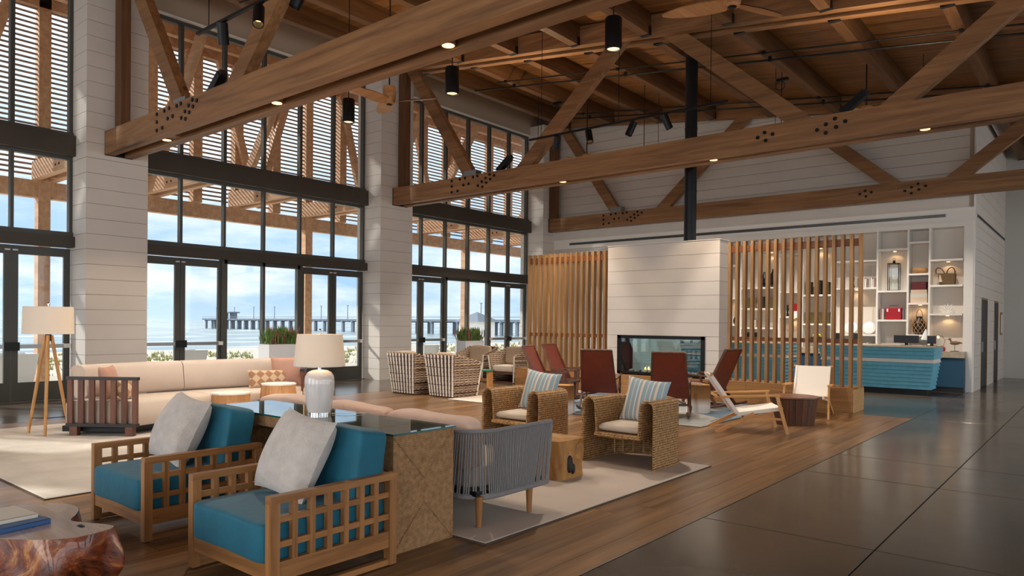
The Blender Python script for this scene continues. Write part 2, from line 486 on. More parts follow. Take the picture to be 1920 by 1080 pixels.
# ------------------------------------------------------------------ pillars on the sea side
def shiplap_box(par, x0, x1, y0, y1, z0, z1, h=.28, mat='white_paint', joint=.007, back=None):
    z = z0
    while z < z1-.01:
        e = min(z+h, z1)
        obj('board', MB().bb(x0, x1, y0, y1, z, e-joint), mat, par)
        z = e
    obj('backing', MB().bb(x0+.012, x1-.012, y0+.012, y1-.012, z0, z1), 'joint_shadow', par)
for i, y0 in enumerate(PILLARS):
    names = ['pillar behind the viewer', 'pillar beside the viewer', 'nearest pillar with a tripod lamp in front', 'middle pillar behind the woven barrel chairs', 'farthest pillar in the back corner']
    p = struct('pillar', 'white shiplap clad '+names[i])
    shiplap_box(p, -15.35, XC, y0, min(y0+PW, YB-.0) if i == 4 else y0+PW, 0, 8.12)

# ------------------------------------------------------------------ glazed bays
def bay(n, y0, y1, detail=True):
    wd = struct('window_%d' % n, 'tall bronze framed glazed wall bay number')
    wd['label'] = ['glazed sea wall bay behind the viewer', 'glazed sea wall bay beside the tripod lamp', 'glazed sea wall bay behind the cream sofa', 'glazed sea wall bay behind the barrel chairs'][n-1]
    ys = [y0+(y1-y0)*k/6 for k in range(7)]
    fr = .055
    def mull(a, b, z0, z1, wdt=fr):
        obj('mullion', MB().bb(XW-.12, XW, a-wdt/2, a+wdt/2, z0, z1), 'bronze', wd)
    obj('header_beam', MB().bb(XW-.16, XW+.16, y0-.02, y1+.02, 4.55, 4.93), 'header_bronze', wd)
    obj('header_ledge', MB().bb(XW-.14, XW+.05, y0, y1, 4.93, 5.0), 'bronze', wd)
    obj('transom_beam', MB().bb(XW-.16, XW+.14, y0-.02, y1+.02, 2.84, 3.04), 'header_bronze', wd)
    obj('transom_ledge', MB().bb(XW-.14, XW+.04, y0, y1, 3.04, 3.13), 'bronze', wd)
    obj('head_rail', MB().bb(XW-.12, XW, y0, y1, 4.49, 4.55), 'bronze', wd)
    obj('top_rail', MB().bb(XW-.12, XW, y0, y1, 7.72, 7.80), 'bronze', wd)
    for k, a in enumerate(ys):
        aa = min(max(a, y0+fr/2), y1-fr/2)
        mull(aa, aa, 3.13, 4.49); mull(aa, aa, 5.0, 7.72, .07)
    for k in range(6):
        a, b = ys[k]+fr/2, ys[k+1]-fr/2
        obj('pane', MB().bb(XW-.07, XW-.06, a, b, 3.13, 4.49), 'glass', wd)
        obj('pane', MB().bb(XW-.07, XW-.06, a, b, 5.0, 7.72), 'glass', wd)
    # fixed lights between the doors
    for a in (ys[2], ys[3], ys[4]):
        mull(a, a, 0, 2.84, .06 if a == ys[3] else .14)
    obj('sill_rail', MB().bb(XW-.12, XW, ys[2], ys[4], 0, .12), 'bronze', wd)
    obj('top_rail', MB().bb(XW-.12, XW, ys[2], ys[4], 2.76, 2.84), 'bronze', wd)
    for k in (2, 3):
        obj('pane', MB().bb(XW-.07, XW-.06, ys[k]+.03, ys[k+1]-.03, .12, 2.76), 'glass', wd)
    return ys
def door_leaf(n, y0, y1, hinge, where):
    d = struct('door_%d' % n, where)
    sw = .11
    x0, x1 = XW-.09, XW-.03
    def p(nm, a, b, z0, z1, mat='bronze', xa=x0, xb=x1): return obj(nm, MB().bb(xa, xb, a, b, z0, z1), mat, d)
    p('stile', y0+.005, y0+sw, .01, 2.82); p('stile', y1-sw, y1-.005, .01, 2.82)
    p('top_rail', y0+sw, y1-sw, 2.66, 2.82); p('bottom_rail', y0+sw, y1-sw, .01, .34)
    p('pane', y0+sw, y1-sw, .34, 2.66, 'glass', XW-.064, XW-.056)
    hb = p('push_bar', y0+.05, y1-.06, .96, 1.03, 'steel', x1+.02, x1+.06)
    e = y0+.06 if hinge > 0 else y1-.06
    obj('latch_case', MB().bb(x1+.0, x1+.07, e-.06, e+.06, .92, 1.07), 'black_metal', d)
    f = y1-.07 if hinge > 0 else y0+.07
    obj('end_cap', MB().bb(x1, x1+.065, f-.05, f+.05, .955, 1.035), 'trim_white', d)
    obj('door_contact', MB().bb(x1, x1+.02, e-.04, e+.04, 2.72, 2.745), 'trim_white', d)
bays = [(P0+PW-2*PP-PP+PP, P0-PP), (P0+PW-PP, P0), (P0+PW, P0+PP), (P0+PP+PW, P0+2*PP)]
bays[0] = (P0+PW-2*PP, P0-PP)
dn = 0
for i, (a, b) in enumerate(bays):
    ys = bay(i+1, a, b)
    place = ['behind the viewer', 'beside the tripod lamp', 'behind the cream sofa', 'behind the barrel chairs'][i]
    for k, (s0, s1, h, w) in enumerate(((ys[0], ys[1], -1, 'first'), (ys[1], ys[2], 1, 'second'), (ys[4], ys[5], -1, 'third'), (ys[5], ys[6], 1, 'fourth'))):
        dn += 1
        if i == 0: continue
        door_leaf(dn, s0+.02 if k in (0, 2) else s0, s1-.02 if k in (1, 3) else s1, h, 'bronze framed glass door, %s leaf of the bay %s' % (w, place))
# wall band above the glazing
wl = struct('wall_left', 'taupe plaster band above the sea side glazing')
obj('plaster_band', MB().bb(-15.35, XW+.06, YN, YB, 7.83, 8.62), 'taupe', wl)
obj('light_ledge', MB().bb(XW-.1, XW+.10, YN, YB, 7.80, 7.83), 'trim_white', wl)
obj('door_sill', MB().bb(-15.4, -14.98, YN, YB, -.03, .008), 'steel', wl)

# ------------------------------------------------------------------ back wall with shiplap, slot diffuser and shelving recess
def back_wall():
    w = struct('wall_back', 'white shiplap wall behind the reception desk')
    z = 4.31
    obj('backing', MB().add([(-15.3, YB+.03, 3.9), (-2.35, YB+.03, 3.9), (-2.35, YB+.03, 7.0), (-15.3, YB+.03, 8.6),
                             (-15.3, YB+.2, 3.9), (-2.35, YB+.2, 3.9), (-2.35, YB+.2, 7.0), (-15.3, YB+.2, 8.6)],
                            [(0, 1, 2, 3), (7, 6, 5, 4), (0, 4, 5, 1), (1, 5, 6, 2), (2, 6, 7, 3), (3, 7, 4, 0)]), 'joint_shadow', w)
    while z < 8.3:
        zt = z+.28
        xr = -2.33
        if zt > roof(-2.33)+.4: xr = -12.19+(7.78+.4-zt)/.1225
        xr = min(xr, -2.33)
        if xr > -14.0:
            obj('board', MB().bb(-15.2, xr, YB, YB+.03, z, zt-.009), 'white_paint', w)
        z = zt
    obj('ledge', MB().bb(-14.4, -2.33, YB-.03, YB, 4.27, 4.31), 'trim_white', w)
    obj('smooth_band', MB().bb(-14.4, -2.33, YB-.015, YB+.03, 3.99, 4.27), 'trim_white', w)
    v = obj('slot_diffuser', MB().bb(-13.76, -2.9, YB-.03, YB-.014, 4.11, 4.19), 'steel', w)
    for k, zz in enumerate((4.128, 4.15, 4.172)):
        obj('slot', MB().bb(-13.74, -2.92, YB-.034, YB-.029, zz-.007, zz+.007), 'black_matte', v)
    # plain wall below, left of the shelving
    z = 0
    while z < 3.95:
        obj('board', MB().bb(-15.2, -8.35, YB, YB+.03, z, min(z+.28, 3.99)-.006), 'white_paint', w); z += .28
    obj('backing', MB().bb(-15.3, -8.33, YB+.03, YB+.2, 0, 3.99), 'taupe', w)
    return w
back_wall()
def side_wall():
    w = struct('wall_right', 'white shiplap return wall with two dark doorways leading away')
    x = -2.33
    d1, d2 = (20.98, 22.2), (23.65, 24.66)
    z = 0
    obj('corner_trim', MB().bb(x-.02, x+.012, YB-.012, YB+.06, 0, 8), 'trim_white', w)
    while z < 6.7:
        e = z+.28-.006
        segs = [(YB, 26.14)] if z >= 2.2 else [(YB, d1[0]), (d1[1], d2[0]), (d2[1], 26.14)]
        for a, b in segs: obj('board', MB().bb(x-.03, x, a, b, z, e), 'white_paint', w)
        z += .28
    obj('backing', MB().bb(x-.12, x-.03, YB, 26.14, 2.3, 6.9), 'taupe', w)
    sd = obj('slot_diffuser', MB().bb(x, x+.012, 20.0, 26.0, 4.11, 4.19), 'steel', w)
    obj('slot', MB().bb(x+.01, x+.016, 20.02, 25.98, 4.13, 4.17), 'black_matte', sd)
    for n, (a, b) in enumerate((d1, d2)):
        d = struct('door_%d' % (31+n), ['dark doorway with a thin oak frame, nearer of two in the side wall', 'dark doorway with a thin oak frame, farther of two in the side wall'][n])
        for nm, y0, y1, z0, z1 in (('jamb', a, a+.05, 0, 2.25), ('jamb', b-.05, b, 0, 2.25), ('lintel', a+.05, b-.05, 2.2, 2.25)):
            obj(nm, MB().bb(x-.12, x+.004, y0, y1, z0, z1), 'slat_wood', d)
        obj('door_panel', MB().bb(x-.06, x-.012, a+.05, b-.05, .01, 2.2), 'door_navy', d)
        obj('handle', MB().bb(x-.012, x+.03, a+.14, a+.17, .9, 1.15), 'steel', d)
    e = struct('wall_end', 'plain grey plaster wall at the end of the passage', MB().bb(-2.45, XE+.3, 26.14, 26.3, 0, 7), 'grey_wall')
    sg = obj('notice_frame', MB().bb(x, x+.02, 25.1, 25.55, 1.3, 1.95), 'slat_wood')
    tag(sg, 'small framed notice on the white wall beside the farther doorway', 'notice')
    obj('sheet', MB().bb(x+.02, x+.024, 25.15, 25.5, 1.36, 1.89), 'trim_white', sg)
plain('door_navy', srgb(38, 46, 54), .5)
side_wall()
def far_walls():
    w = struct('wall_entrance', 'glazed entrance wall opposite the sea side')
    for y0 in PILLARS:
        obj('pier', MB().bb(XE, XE+.35, y0, y0+PW, 0, 6), 'white_paint', w)
    obj('spandrel', MB().bb(XE, XE+.35, YN, 26.2, 5.2, 6.2), 'white_paint', w)
    obj('pier', MB().bb(XE, XE+.35, PILLARS[-1]+PW, 26.3, 0, 6), 'white_paint', w)
    obj('rail', MB().bb(XE+.1, XE+.2, YN, 26.2, 2.84, 3.04), 'header_bronze', w)
    b = struct('wall_near', 'unseen white wall behind the viewer, with glazed openings added for the fill lights')  # out of view; its glazing was added to carry the fill lights
    edges = [-15.4, -13.75, -8.25, -6.75, -1.25, .25, 5.75, XE+.3]
    for x0, x1 in zip(edges[::2], edges[1::2]): obj('pier', MB().bb(x0, x1, YN-.2, YN, 0, 5.1), 'white_paint', b)
    obj('spandrel', MB().bb(-15.4, XE+.3, YN-.2, YN, 5.1, 9), 'white_paint', b)
    for x0, x1 in zip(edges[1::2], edges[2::2]): obj('pane', MB().bb(x0, x1, YN-.12, YN-.11, 0, 5.1), 'glass', b)
    for y0, y1 in zip([p+PW for p in PILLARS], PILLARS[1:]): obj('pane', MB().bb(XE+.14, XE+.15, y0, y1, 0, 5.2), 'glass', w)
far_walls()

# ------------------------------------------------------------------ roof: deck boards, purlins
def roofing():
    c = struct('ceiling', 'sloping timber board ceiling on deep purlins')
    x0, x1 = -15.3, XE+.4
    sl = math.atan(-.1225)
    def slopebox(xa, xb, ya, yb, t0, t1):
        return MB().add([(xa, ya, roof(xa)+t0), (xb, ya, roof(xb)+t0), (xb, yb, roof(xb)+t0), (xa, yb, roof(xa)+t0),
                         (xa, ya, roof(xa)+t1), (xb, ya, roof(xb)+t1), (xb, yb, roof(xb)+t1), (xa, yb, roof(xa)+t1)],
                        [(3, 2, 1, 0), (4, 5, 6, 7), (0, 1, 5, 4), (1, 2, 6, 5), (2, 3, 7, 6), (3, 0, 4, 7)])
    obj('roof_slab', slopebox(-19.3, XE+1.5, YN-.5, 27, DECK+.035, DECK+.3), 'taupe', c)
    w = .14
    me = slopebox(x0, x1, 0, w-.005, DECK, DECK+.03).mesh('deck_board', 'deck_board')
    me2 = slopebox(-19.2, x0, 0, w-.005, DECK, DECK+.03).mesh('soffit_board', 'veranda_wood')
    y = 1.0
    while y < 26.2:
        o = obj('deck_board', me, None, c, loc=(0, y, 0))
        if y < 22: obj('soffit_board', me2, None, c, loc=(0, y, 0))
        y += w
    obj('deck_field', slopebox(x0, x1, YN, 1.0, DECK, DECK+.03), 'deck_board', c, kind='stuff')
    # purlins run along y between the trusses
    bays_y = [(-7.9, -1.51), (-.99, 5.42), (5.95, 12.43), (12.88, 19.28), (19.62, 26.1)]
    for k in range(14):
        xc = -13.62+1.67*k
        if xc > XE: break
        for a, b in bays_y:
            if b > 19.7 and xc < -2.2: continue
            z0 = roof(xc)-.01
            obj('purlin', MB().bb(xc-.09, xc+.09, a, b, z0, z0+DECK), 'timber_y', c)
            for ya in (a+.0, b-.09):
                obj('hanger', MB().bb(xc-.1, xc+.1, ya, ya+.09, z0-.008, z0+.16), 'black_metal', c)
    for k in range(2):
        xc = -16.2-1.6*k
        obj('purlin', MB().bb(xc-.09, xc+.09, -7, 24, roof(xc)+.05, roof(xc)+DECK), 'veranda_wood', c)
roofing()

# ------------------------------------------------------------------ trusses
BOLTS = [(-12.22, 4.93), (-12.22, 4.80), (-12.22, 4.66), (-12.02, 4.67), (-11.95, 4.94), (-11.78, 4.95), (-11.83, 4.79), (-11.66, 4.80),
         (-11.52, 4.94), (-11.38, 4.95), (-11.36, 4.72), (-11.24, 4.80), (-11.12, 4.87), (-11.0, 4.94), (-11.22, 4.68), (-11.1, 4.76), (-10.98, 4.83), (-10.86, 4.9),
         (-4.72, 4.80), (-4.6, 4.87), (-4.46, 4.82), (-4.58, 4.73), (-3.72, 4.77), (-3.58, 4.84), (-3.44, 4.91), (-3.58, 4.70), (-3.42, 4.77), (-3.28, 4.84)]
def truss(yf, label, single=False):
    """yf: front face; two timbers with a gap, webs in the gap"""
    t = thing('roof_truss', label, 'truss', (0, 0, 0), 0, 'timber roof trusses')
    w, gap = .17, .18
    xl, xr = XC+.04, XE
    yc = yf+w+gap/2
    def chords(nm, f):
        obj(nm, f(yf, yf+w), 'timber_x', t)
        if not single: obj(nm, f(yf+w+gap, yf+2*w+gap), 'timber_x', t)
    chords('bottom_chord', lambda a, b: MB().bb(xl, xr, a, b, 4.57, 5.0))
    def top(a, b):
        m = MB(); h = .40
        z0, z1 = roof(XC), roof(xr)
        m.add([(XC, a, z0), (xr, a, z1), (xr, b, z1), (XC, b, z0), (XC, a, z0+h), (xr, a, z1+h), (xr, b, z1+h), (XC, b, z0+h)],
              [(3, 2, 1, 0), (4, 5, 6, 7), (0, 1, 5, 4), (1, 2, 6, 5), (2, 3, 7, 6), (3, 0, 4, 7)])
        return m
    chords('top_chord', top)
    if single: yc = yf+.10
    dw, dt = .30, .17
    for (xa, za, xb, zb) in ((-11.62, 4.75, -13.98, 8.15), (-10.45, 4.75, -7.45, 7.5), (-6.85, 7.45, -3.75, 4.75), (-2.95, 4.75, -.6, 6.6), (.4, 6.4, 2.6, 4.75), (3.5, 4.75, 5.2, 5.9)):
        obj('web_diagonal', MB().bar((xa, yc, za), (xb, yc, zb), dt, dw), 'timber_x', t)
    obj('end_post', MB().bb(XC+.03, XC+.30, yc-dt/2, yc+dt/2, 4.99, roof(XC)+.1), 'timber_z', t)
    bm = MB().cyl((0, -.016, 0), (0, .01, 0), .033, n=8).mesh('bolt', 'bolt_black')
    for x, z in BOLTS: obj('bolt', bm, None, t, loc=(x, yf, z))
    for z in (4.63, 4.70, 4.77, 4.84): obj('bolt', MB().bb(XC+.0, XC+.045, yf+.02, yf+.09, z-.022, z+.022), 'bolt_black', t)
    obj('gusset_plate', MB().bb(-11.98, -11.58, yc-.10, yc+.10, 5.0, 5.16), 'steel', t)
    obj('bearing_plate', MB().bb(XC-.0, XC+.045, yf+.01, yf+.5 if not single else yf+.2, 4.56, 5.01), 'black_metal', t)
    for x in (-12.3, -3.1, 2.0):
        if not single: obj('spacer', MB().bb(x-.22, x+.22, yf+w, yf+w+gap, 4.6, 4.68), 'timber_x', t)
    return t
truss(5.42, 'nearest double timber roof truss crossing the top of the picture')
truss(12.43, 'middle double timber roof truss above the rattan armchairs')
truss(19.26, 'farthest timber roof truss against the white back wall', True)
# ------------------------------------------------------------------ veranda and beach outside
plain('paving', srgb(196, 190, 180), .85, var=.05, vscale=1.2)
plain('sand', srgb(206, 197, 182), .95, var=.22, vscale=.35, bump=.4, bscale=3)
plain('pier_haze_grey', srgb(118, 128, 142), .9)  # distance haze is mixed into this colour
plain('planter_white', srgb(236, 236, 236), .6)
plain('grass_green', srgb(140, 142, 88), .9, var=.25, vscale=9)
def sea_mat():
    m, nt, N, L, b = nodes('sea_water')
    b.inputs['Base Color'].default_value = c4(srgb(96, 122, 134)); b.inputs['Roughness'].default_value = .25
    v = coords(N, L, (.12, .035, .1)); n = N.new('ShaderNodeTexNoise'); n.inputs['Scale'].default_value = 1; n.inputs['Detail'].default_value = 6
    L.new(v, n.inputs[0]); bp = N.new('ShaderNodeBump'); bp.inputs['Strength'].default_value = .6; bp.inputs['Distance'].default_value = 1.2
    L.new(n.outputs[0], bp.inputs['Height']); L.new(bp.outputs[0], b.inputs['Normal'])
    r = N.new('ShaderNodeValToRGB'); r.color_ramp.elements[0].position = .52; r.color_ramp.elements[0].color = c4(srgb(120, 142, 150))
    r.color_ramp.elements[1].position = .66; r.color_ramp.elements[1].color = c4(srgb(228, 232, 232)); L.new(n.outputs[0], r.inputs[0]); L.new(r.outputs[0], b.inputs['Base Color'])
sea_mat()
def outside():
    o = struct('terrace', 'pale stone terrace outside the glazed wall', MB().bb(-21.5, -15.4, -30, 45, -.25, -.02), 'paving')
    def gz(x, y):
        d = -x
        z = -.25-.9*min(1, max(0, d-22)/26)
        if d > 60: z -= 3.2*min(1, (d-60)/70)**1.3
        z += .12*math.exp(-((d-44)/9)**2)*(1+.6*math.sin(y*.11)+.3*math.sin(y*.29+1))
        z += .05*math.sin(x*1.1+y*.5)+.06*math.sin(y*.9-x*.6)
        return z-.1
    xs = [-21.0-.9*k for k in range(60)]+[-75-5*k for k in range(20)]
    ys = [-60+3.0*k for k in range(110)]
    m = MB()
    vs = [(x, y, gz(x, y)) for x in xs for y in ys]; n = len(ys)
    m.add(vs, [(i*n+j, (i+1)*n+j, (i+1)*n+j+1, i*n+j+1) for i in range(len(xs)-1) for j in range(n-1)])
    g = struct('beach', 'pale sandy beach with low dunes', m, 'sand', 179)
    s = struct('sea', 'grey blue sea out to the horizon', MB().add([(-100, -2500, -3), (-100, 2500, -3), (-2900, 2500, -3), (-2900, -2500, -3)], [(0, 1, 2, 3)]), 'sea_water')
    # dune grass: tufts of blades
    rr = random.Random(5); m = MB()
    for k in range(1800):
        x = -rr.uniform(23, 60) if k % 3 else -rr.uniform(38, 56); y = rr.uniform(0, 75)
        z = gz(x, y); h = rr.uniform(.12, .42)
        for q in range(6):
            a = rr.uniform(0, 6.28); l = rr.uniform(.1, .35)
            dx, dy = math.cos(a), math.sin(a)
            m.add([(x+dx*.05-dy*.05, y+dy*.05+dx*.05, z-.03), (x+dx*.05+dy*.05, y+dy*.05-dx*.05, z-.03), (x+dx*l, y+dy*l, z+h*rr.uniform(.6, 1))], [(0, 1, 2)])
    gr = obj('dune_grass', m, 'grass_green'); tag(gr, 'sparse dry grass tufts growing over the dunes', 'grass', kind='stuff')
    # pier
    p = thing('fishing_pier', 'long grey pier on piles running out into the sea', 'pier')
    A, B = Vector((-396, 205, 2.1)), Vector((-146, 195, 2.3))
    obj('deck', MB().bar(A, B, 7, .9), 'pier_haze_grey', p)
    d = (B-A); nn = 34
    pm = MB().box((-.2, -2.6, -2.9), (1.1, .9, 5.2)).box((-.2, 2.6, -2.9), (1.1, .9, 5.2)).box((0, 0, -.5), (1.2, 7.4, .7)).mesh('pile_bent', 'pier_haze_grey')
    for k in range(nn): obj('pile_bent', pm, None, p, loc=A+d*(k+.5)/nn)
    lm = MB().cyl((0, 0, 0), (0, 0, 6.5), .16, n=6).bb(-.5, .5, -.15, .15, 6.3, 6.6).mesh('lamp_post', 'pier_haze_grey')
    for k in range(12): obj('lamp_post', lm, None, p, loc=A+d*(k+.5)/12)
    obj('rail', MB().bar(A+Vector((0, -3.4, 1.3)), B+Vector((0, -3.4, 1.3)), .25, .2), 'pier_haze_grey', p)
    h = A+d*.10
    obj('shelter_roof', MB().bb(h.x-6, h.x+6, h.y-3, h.y+3, h.z+3.4, h.z+4.1), 'pier_haze_grey', p)
    obj('shelter_post', MB().bb(h.x-5, h.x-4.4, h.y-2, h.y+2, h.z, h.z+3.5), 'pier_haze_grey', p)
    obj('shelter_post', MB().bb(h.x+4.4, h.x+5, h.y-2, h.y+2, h.z, h.z+3.5), 'pier_haze_grey', p)
    q = thing('beach_house', 'small white hut with a hipped roof where the pier meets the beach', 'hut', (-84, 92, -2.5))
    obj('walls', MB().bb(-2.2, 2.2, -2.2, 2.2, 0, 4.2), 'planter_white', q)
    obj('roof', MB().add([(-3, -3, 4.2), (3, -3, 4.2), (3, 3, 4.2), (-3, 3, 4.2), (0, 0, 5.9)], [(3, 2, 1, 0), (0, 1, 4), (1, 2, 4), (2, 3, 4), (3, 0, 4)]), 'pier_haze_grey', q)
    obj('window', MB().bb(2.2, 2.25, -.7, .7, 1.6, 2.8), 'black_matte', q)
    # veranda frame per bay
    X0 = -18.45
    vf = thing('veranda_frame', 'brown timber veranda frame of posts and beams outside the glass', 'veranda')
    obj('eaves_beam', MB().bb(X0-.1, X0+.1, -8, 24, 4.2, 4.58), 'veranda_wood', vf)
    obj('eaves_beam', MB().bb(X0-.12, X0+.12, -8, 24, roof(X0)-.1, roof(X0)+.3), 'veranda_wood', vf)
    for k in range(-1, 3):
        yc = P0+PW/2+PP*k
        obj('post', MB().bb(X0-.12, X0+.12, yc-.12, yc+.12, -.1, 8.7), 'veranda_wood', vf)
    bm = MB().cyl((0, -.012, 0), (0, .01, 0), .028, n=6).mesh('bolt', 'bolt_black')
    for k in range(-1, 9):
        yc = P0+PW/2+PP/3*k
        for s in (-1, 1):
            ob = obj('outrigger', MB().bb(X0+.1, -15.36, yc+s*.17-.075, yc+s*.17+.075, 4.58, 4.98), 'veranda_wood', vf)
        for bx in (-16.9, -16.7):
            for bz in (4.72, 4.85): obj('bolt', bm, None, vf, loc=(bx, yc-.245, bz))
        if k % 3:
            obj('strut', MB().bar((X0+.25, yc, 4.9), (-15.6, yc, roof(-15.6)), .14, .26), 'veranda_wood', vf)
    sl = MB()
    nb = 0
    for k in range(-1, 3):
        ya = P0+PW/2+PP*k
        yb = ya+PP
        if k == 2: yb = ya+3.5
        lb = ['louvred timber screen above the glass beside the tripod lamp', 'louvred timber screen above the glass behind the cream sofa', 'louvred timber screen above the glass behind the barrel chairs', 'louvred timber screen beyond the farthest pillar'][k+1]
        ls = thing('louvre_screen', lb, 'screen', (0, 0, 0), 0, 'louvre screens of the veranda')
        m = MB(); z = 4.72
        while z < 8.45:
            m.bar((X0, ya+.12, z), (X0, yb-.12, z), .02, .044, up=(.5, 0, 1)); z += .112
        obj('slats', m, 'louvre_wood', ls, kind='stuff')
        npost = 6 if k < 2 else 3
        for q in range(1, npost):
            yp = ya+(yb-ya)*q/npost
            obj('stud', MB().bb(X0-.03, X0+.22, yp-.12, yp+.12, 4.58, 8.5), 'veranda_wood', ls)
        if k < 2:
            for q, (a, b) in enumerate(((1.0, 2.0), (3.2, 2.0), (4.0, 5.1), (6.2, 5.1))):
                obj('brace', MB().bar((X0+.3, ya+a, 8.4), (X0+.3, ya+b, 4.65), .14, .2), 'veranda_wood', ls)
    # white planters standing outside
    for i, (x, y, w, lb) in enumerate(((-17.2, 4.75, .75, 'white tapered planter outside the glass beside the tripod lamp'), (-17.0, 8.35, .6, 'white tapered planter outside the glass door behind the sofa'), (-17.3, 10.6, .55, 'white tapered planter outside the glass behind the indoor plant'), (-16.9, 16.0, .7, 'white tapered planter outside the glass behind the barrel chairs'))):
        pm = MB(); a, b = w/2*.72, w/2
        pm.add([(-a, -a, 0), (a, -a, 0), (a, a, 0), (-a, a, 0), (-b, -b, .8), (b, -b, .8), (b, b, .8), (-b, b, .8), (-b+.05, -b+.05, .8), (b-.05, -b+.05, .8), (b-.05, b-.05, .8), (-b+.05, b-.05, .8), (-b+.05, -b+.05, .7), (b-.05, -b+.05, .7), (b-.05, b-.05, .7), (-b+.05, b-.05, .7)],
               [(3, 2, 1, 0), (0, 1, 5, 4), (1, 2, 6, 5), (2, 3, 7, 6), (3, 0, 4, 7), (4, 5, 9, 8), (5, 6, 10, 9), (6, 7, 11, 10), (7, 4, 8, 11), (8, 9, 13, 12), (9, 10, 14, 13), (10, 11, 15, 14), (11, 8, 12, 15), (12, 13, 14, 15)])
        o = obj('outdoor_planter', pm, 'planter_white', loc=(x, y, -.02)); tag(o, lb, 'planter', 'planters on the terrace')
wood('louvre_wood', srgb(140, 124, 112), srgb(170, 152, 138), 'y', 8, .7, .05, stretch=.08)
outside()

# ------------------------------------------------------------------ fireplace, bench, screens
def fireplace():
    t = thing('fireplace_wall', 'white shiplap chimney wall with a wide glass fronted see-through fire', 'fireplace')
    xa, xb, ya, yb = -8.44, -5.86, 13.5, 13.95
    ox0, ox1, oz0, oz1 = -8.16, -6.14, .44, 1.27
    z = .42; courses = [(.42, .72), (.72, .995), (.995, 1.27)]
    z = 1.27
    while z < 3.18: courses.append((z, min(z+.277, 3.2))); z += .277
    for a, b in courses:
        if a < 1.26:
            obj('board', MB().bb(xa, ox0, ya, yb, a, b-.006), 'white_paint', t); obj('board', MB().bb(ox1, xb, ya, yb, a, b-.006), 'white_paint', t)
        else: obj('board', MB().bb(xa, xb, ya, yb, a, b-.006), 'white_paint', t)
    obj('backing', MB().bb(xa+.01, xb-.01, ya+.01, yb-.01, 1.3, 3.19), 'joint_shadow', t)
    obj('top_cap', MB().bb(xa-.01, xb+.01, ya-.01, yb+.01, 3.2, 3.215), 'trim_white', t)
    for s, y in ((0, ya-.02), (1, yb+.02)):
        f = obj('fire_frame', MB().bb(ox0, ox1, y-.02, y+.03, oz1-.07, oz1).bb(ox0, ox1, y-.02, y+.03, oz0, oz0+.05).bb(ox0, ox0+.08, y-.02, y+.03, oz0, oz1).bb(ox1-.08, ox1, y-.02, y+.03, oz0, oz1), 'black_metal', t)
        obj('pane', MB().bb(ox0+.08, ox1-.08, y, y+.008, oz0+.05, oz1-.07), 'dark_glass', f)
    obj('fire_tray', MB().bb(ox0+.05, ox1-.05, ya+.03, yb-.03, oz0, oz0+.03), 'black_metal', t)
    obj('firebox_lining', MB().bb(ox0, ox0+.04, ya, yb, oz0, oz1).bb(ox1-.04, ox1, ya, yb, oz0, oz1).bb(ox0, ox1, ya, yb, oz1-.03, oz1), 'black_matte', t)
    rr = random.Random(2)
    for k in range(46):
        r = rr.uniform(.02, .045)
        c = (rr.uniform(ox0+.15, ox1-.15), rr.uniform(ya+.1, yb-.1), oz0+.03+r*.7)
        obj('fire_stone', MB().soft(c, (2*r, 1.7*r, 1.4*r), .8, 3), 'stone_pale', t, 179)
    for k in range(5):
        x = -7.62+k*.09+rr.uniform(-.02, .02); hh = rr.uniform(.05, .10)
        obj('flame', MB().lathe([(.012, 0), (.022, hh*.3), (.012, hh*.7), (.001, hh)], (x, ya+.22, oz0+.09), 8), 'flame', t, 179)
    fp = thing('flue_pipe', 'black round flue pipe rising from the fireplace to the roof', 'flue', (-6.62, 13.75, 3.2))
    obj('pipe', MB().cyl((0, 0, 0), (0, 0, 4.35), .125, n=24), 'black_metal', fp, 40)
    for zz in (.03, 1.05, 2.35, 3.6): obj('collar', MB().cyl((0, 0, zz-.02), (0, 0, zz+.02), .131, n=24), 'black_metal', fp, 40)
plain('stone_pale', srgb(190, 186, 178), .8)
emit('flame', (1, .45, .08), 9)
fireplace()
def bench():
    t = thing('hearth_bench', 'long low oak plinth carrying the fireplace and slatted screens', 'bench')
    xs = [-10.95, -9.05, -7.15, -5.25, -3.34]
    for a, b in zip(xs, xs[1:]): obj('front_panel', MB().bb(a, b-.004, 13.37, 13.39, .0, .40), 'bench_wood', t)
    obj('top_board', MB().bb(-10.95, -3.34, 13.37, 14.05, .40, .42), 'bench_wood', t)
    obj('end_panel', MB().bb(-3.345, -3.33, 13.372, 14.04, 0, .4), 'end_grain', t)
    obj('carcass', MB().bb(-10.94, -3.345, 13.39, 14.04, 0, .4), 'bench_wood', t)
bench()
def screen(x0, x1, n, label):
    t = thing('slatted_screen', label, 'screen', (0, 0, .42), 0, 'oak slat screens flanking the fireplace')
    me = MB().bb(-.027, .027, 13.5, 13.61, 0, 2.71).mesh('slat', 'slat_wood')
    for k in range(n): obj('slat', me, None, t, loc=(x0+(x1-x0)*k/(n-1), 0, 0))
    for z0, z1 in ((2.50, 2.63), (.78, .86)):
        obj('rail', MB().bb(x0, x1, 13.535, 13.585, z0, z1), 'rail_wood', t)
wood('rail_wood', srgb(98, 54, 28), srgb(134, 80, 44), 'x', 16, .5, .05, stretch=.06)
screen(-5.66, -3.29, 17, 'tall oak slatted screen between the fireplace and reception desk')
screen(-10.66, -8.53, 15, 'tall oak slatted screen between the sea wall and fireplace')

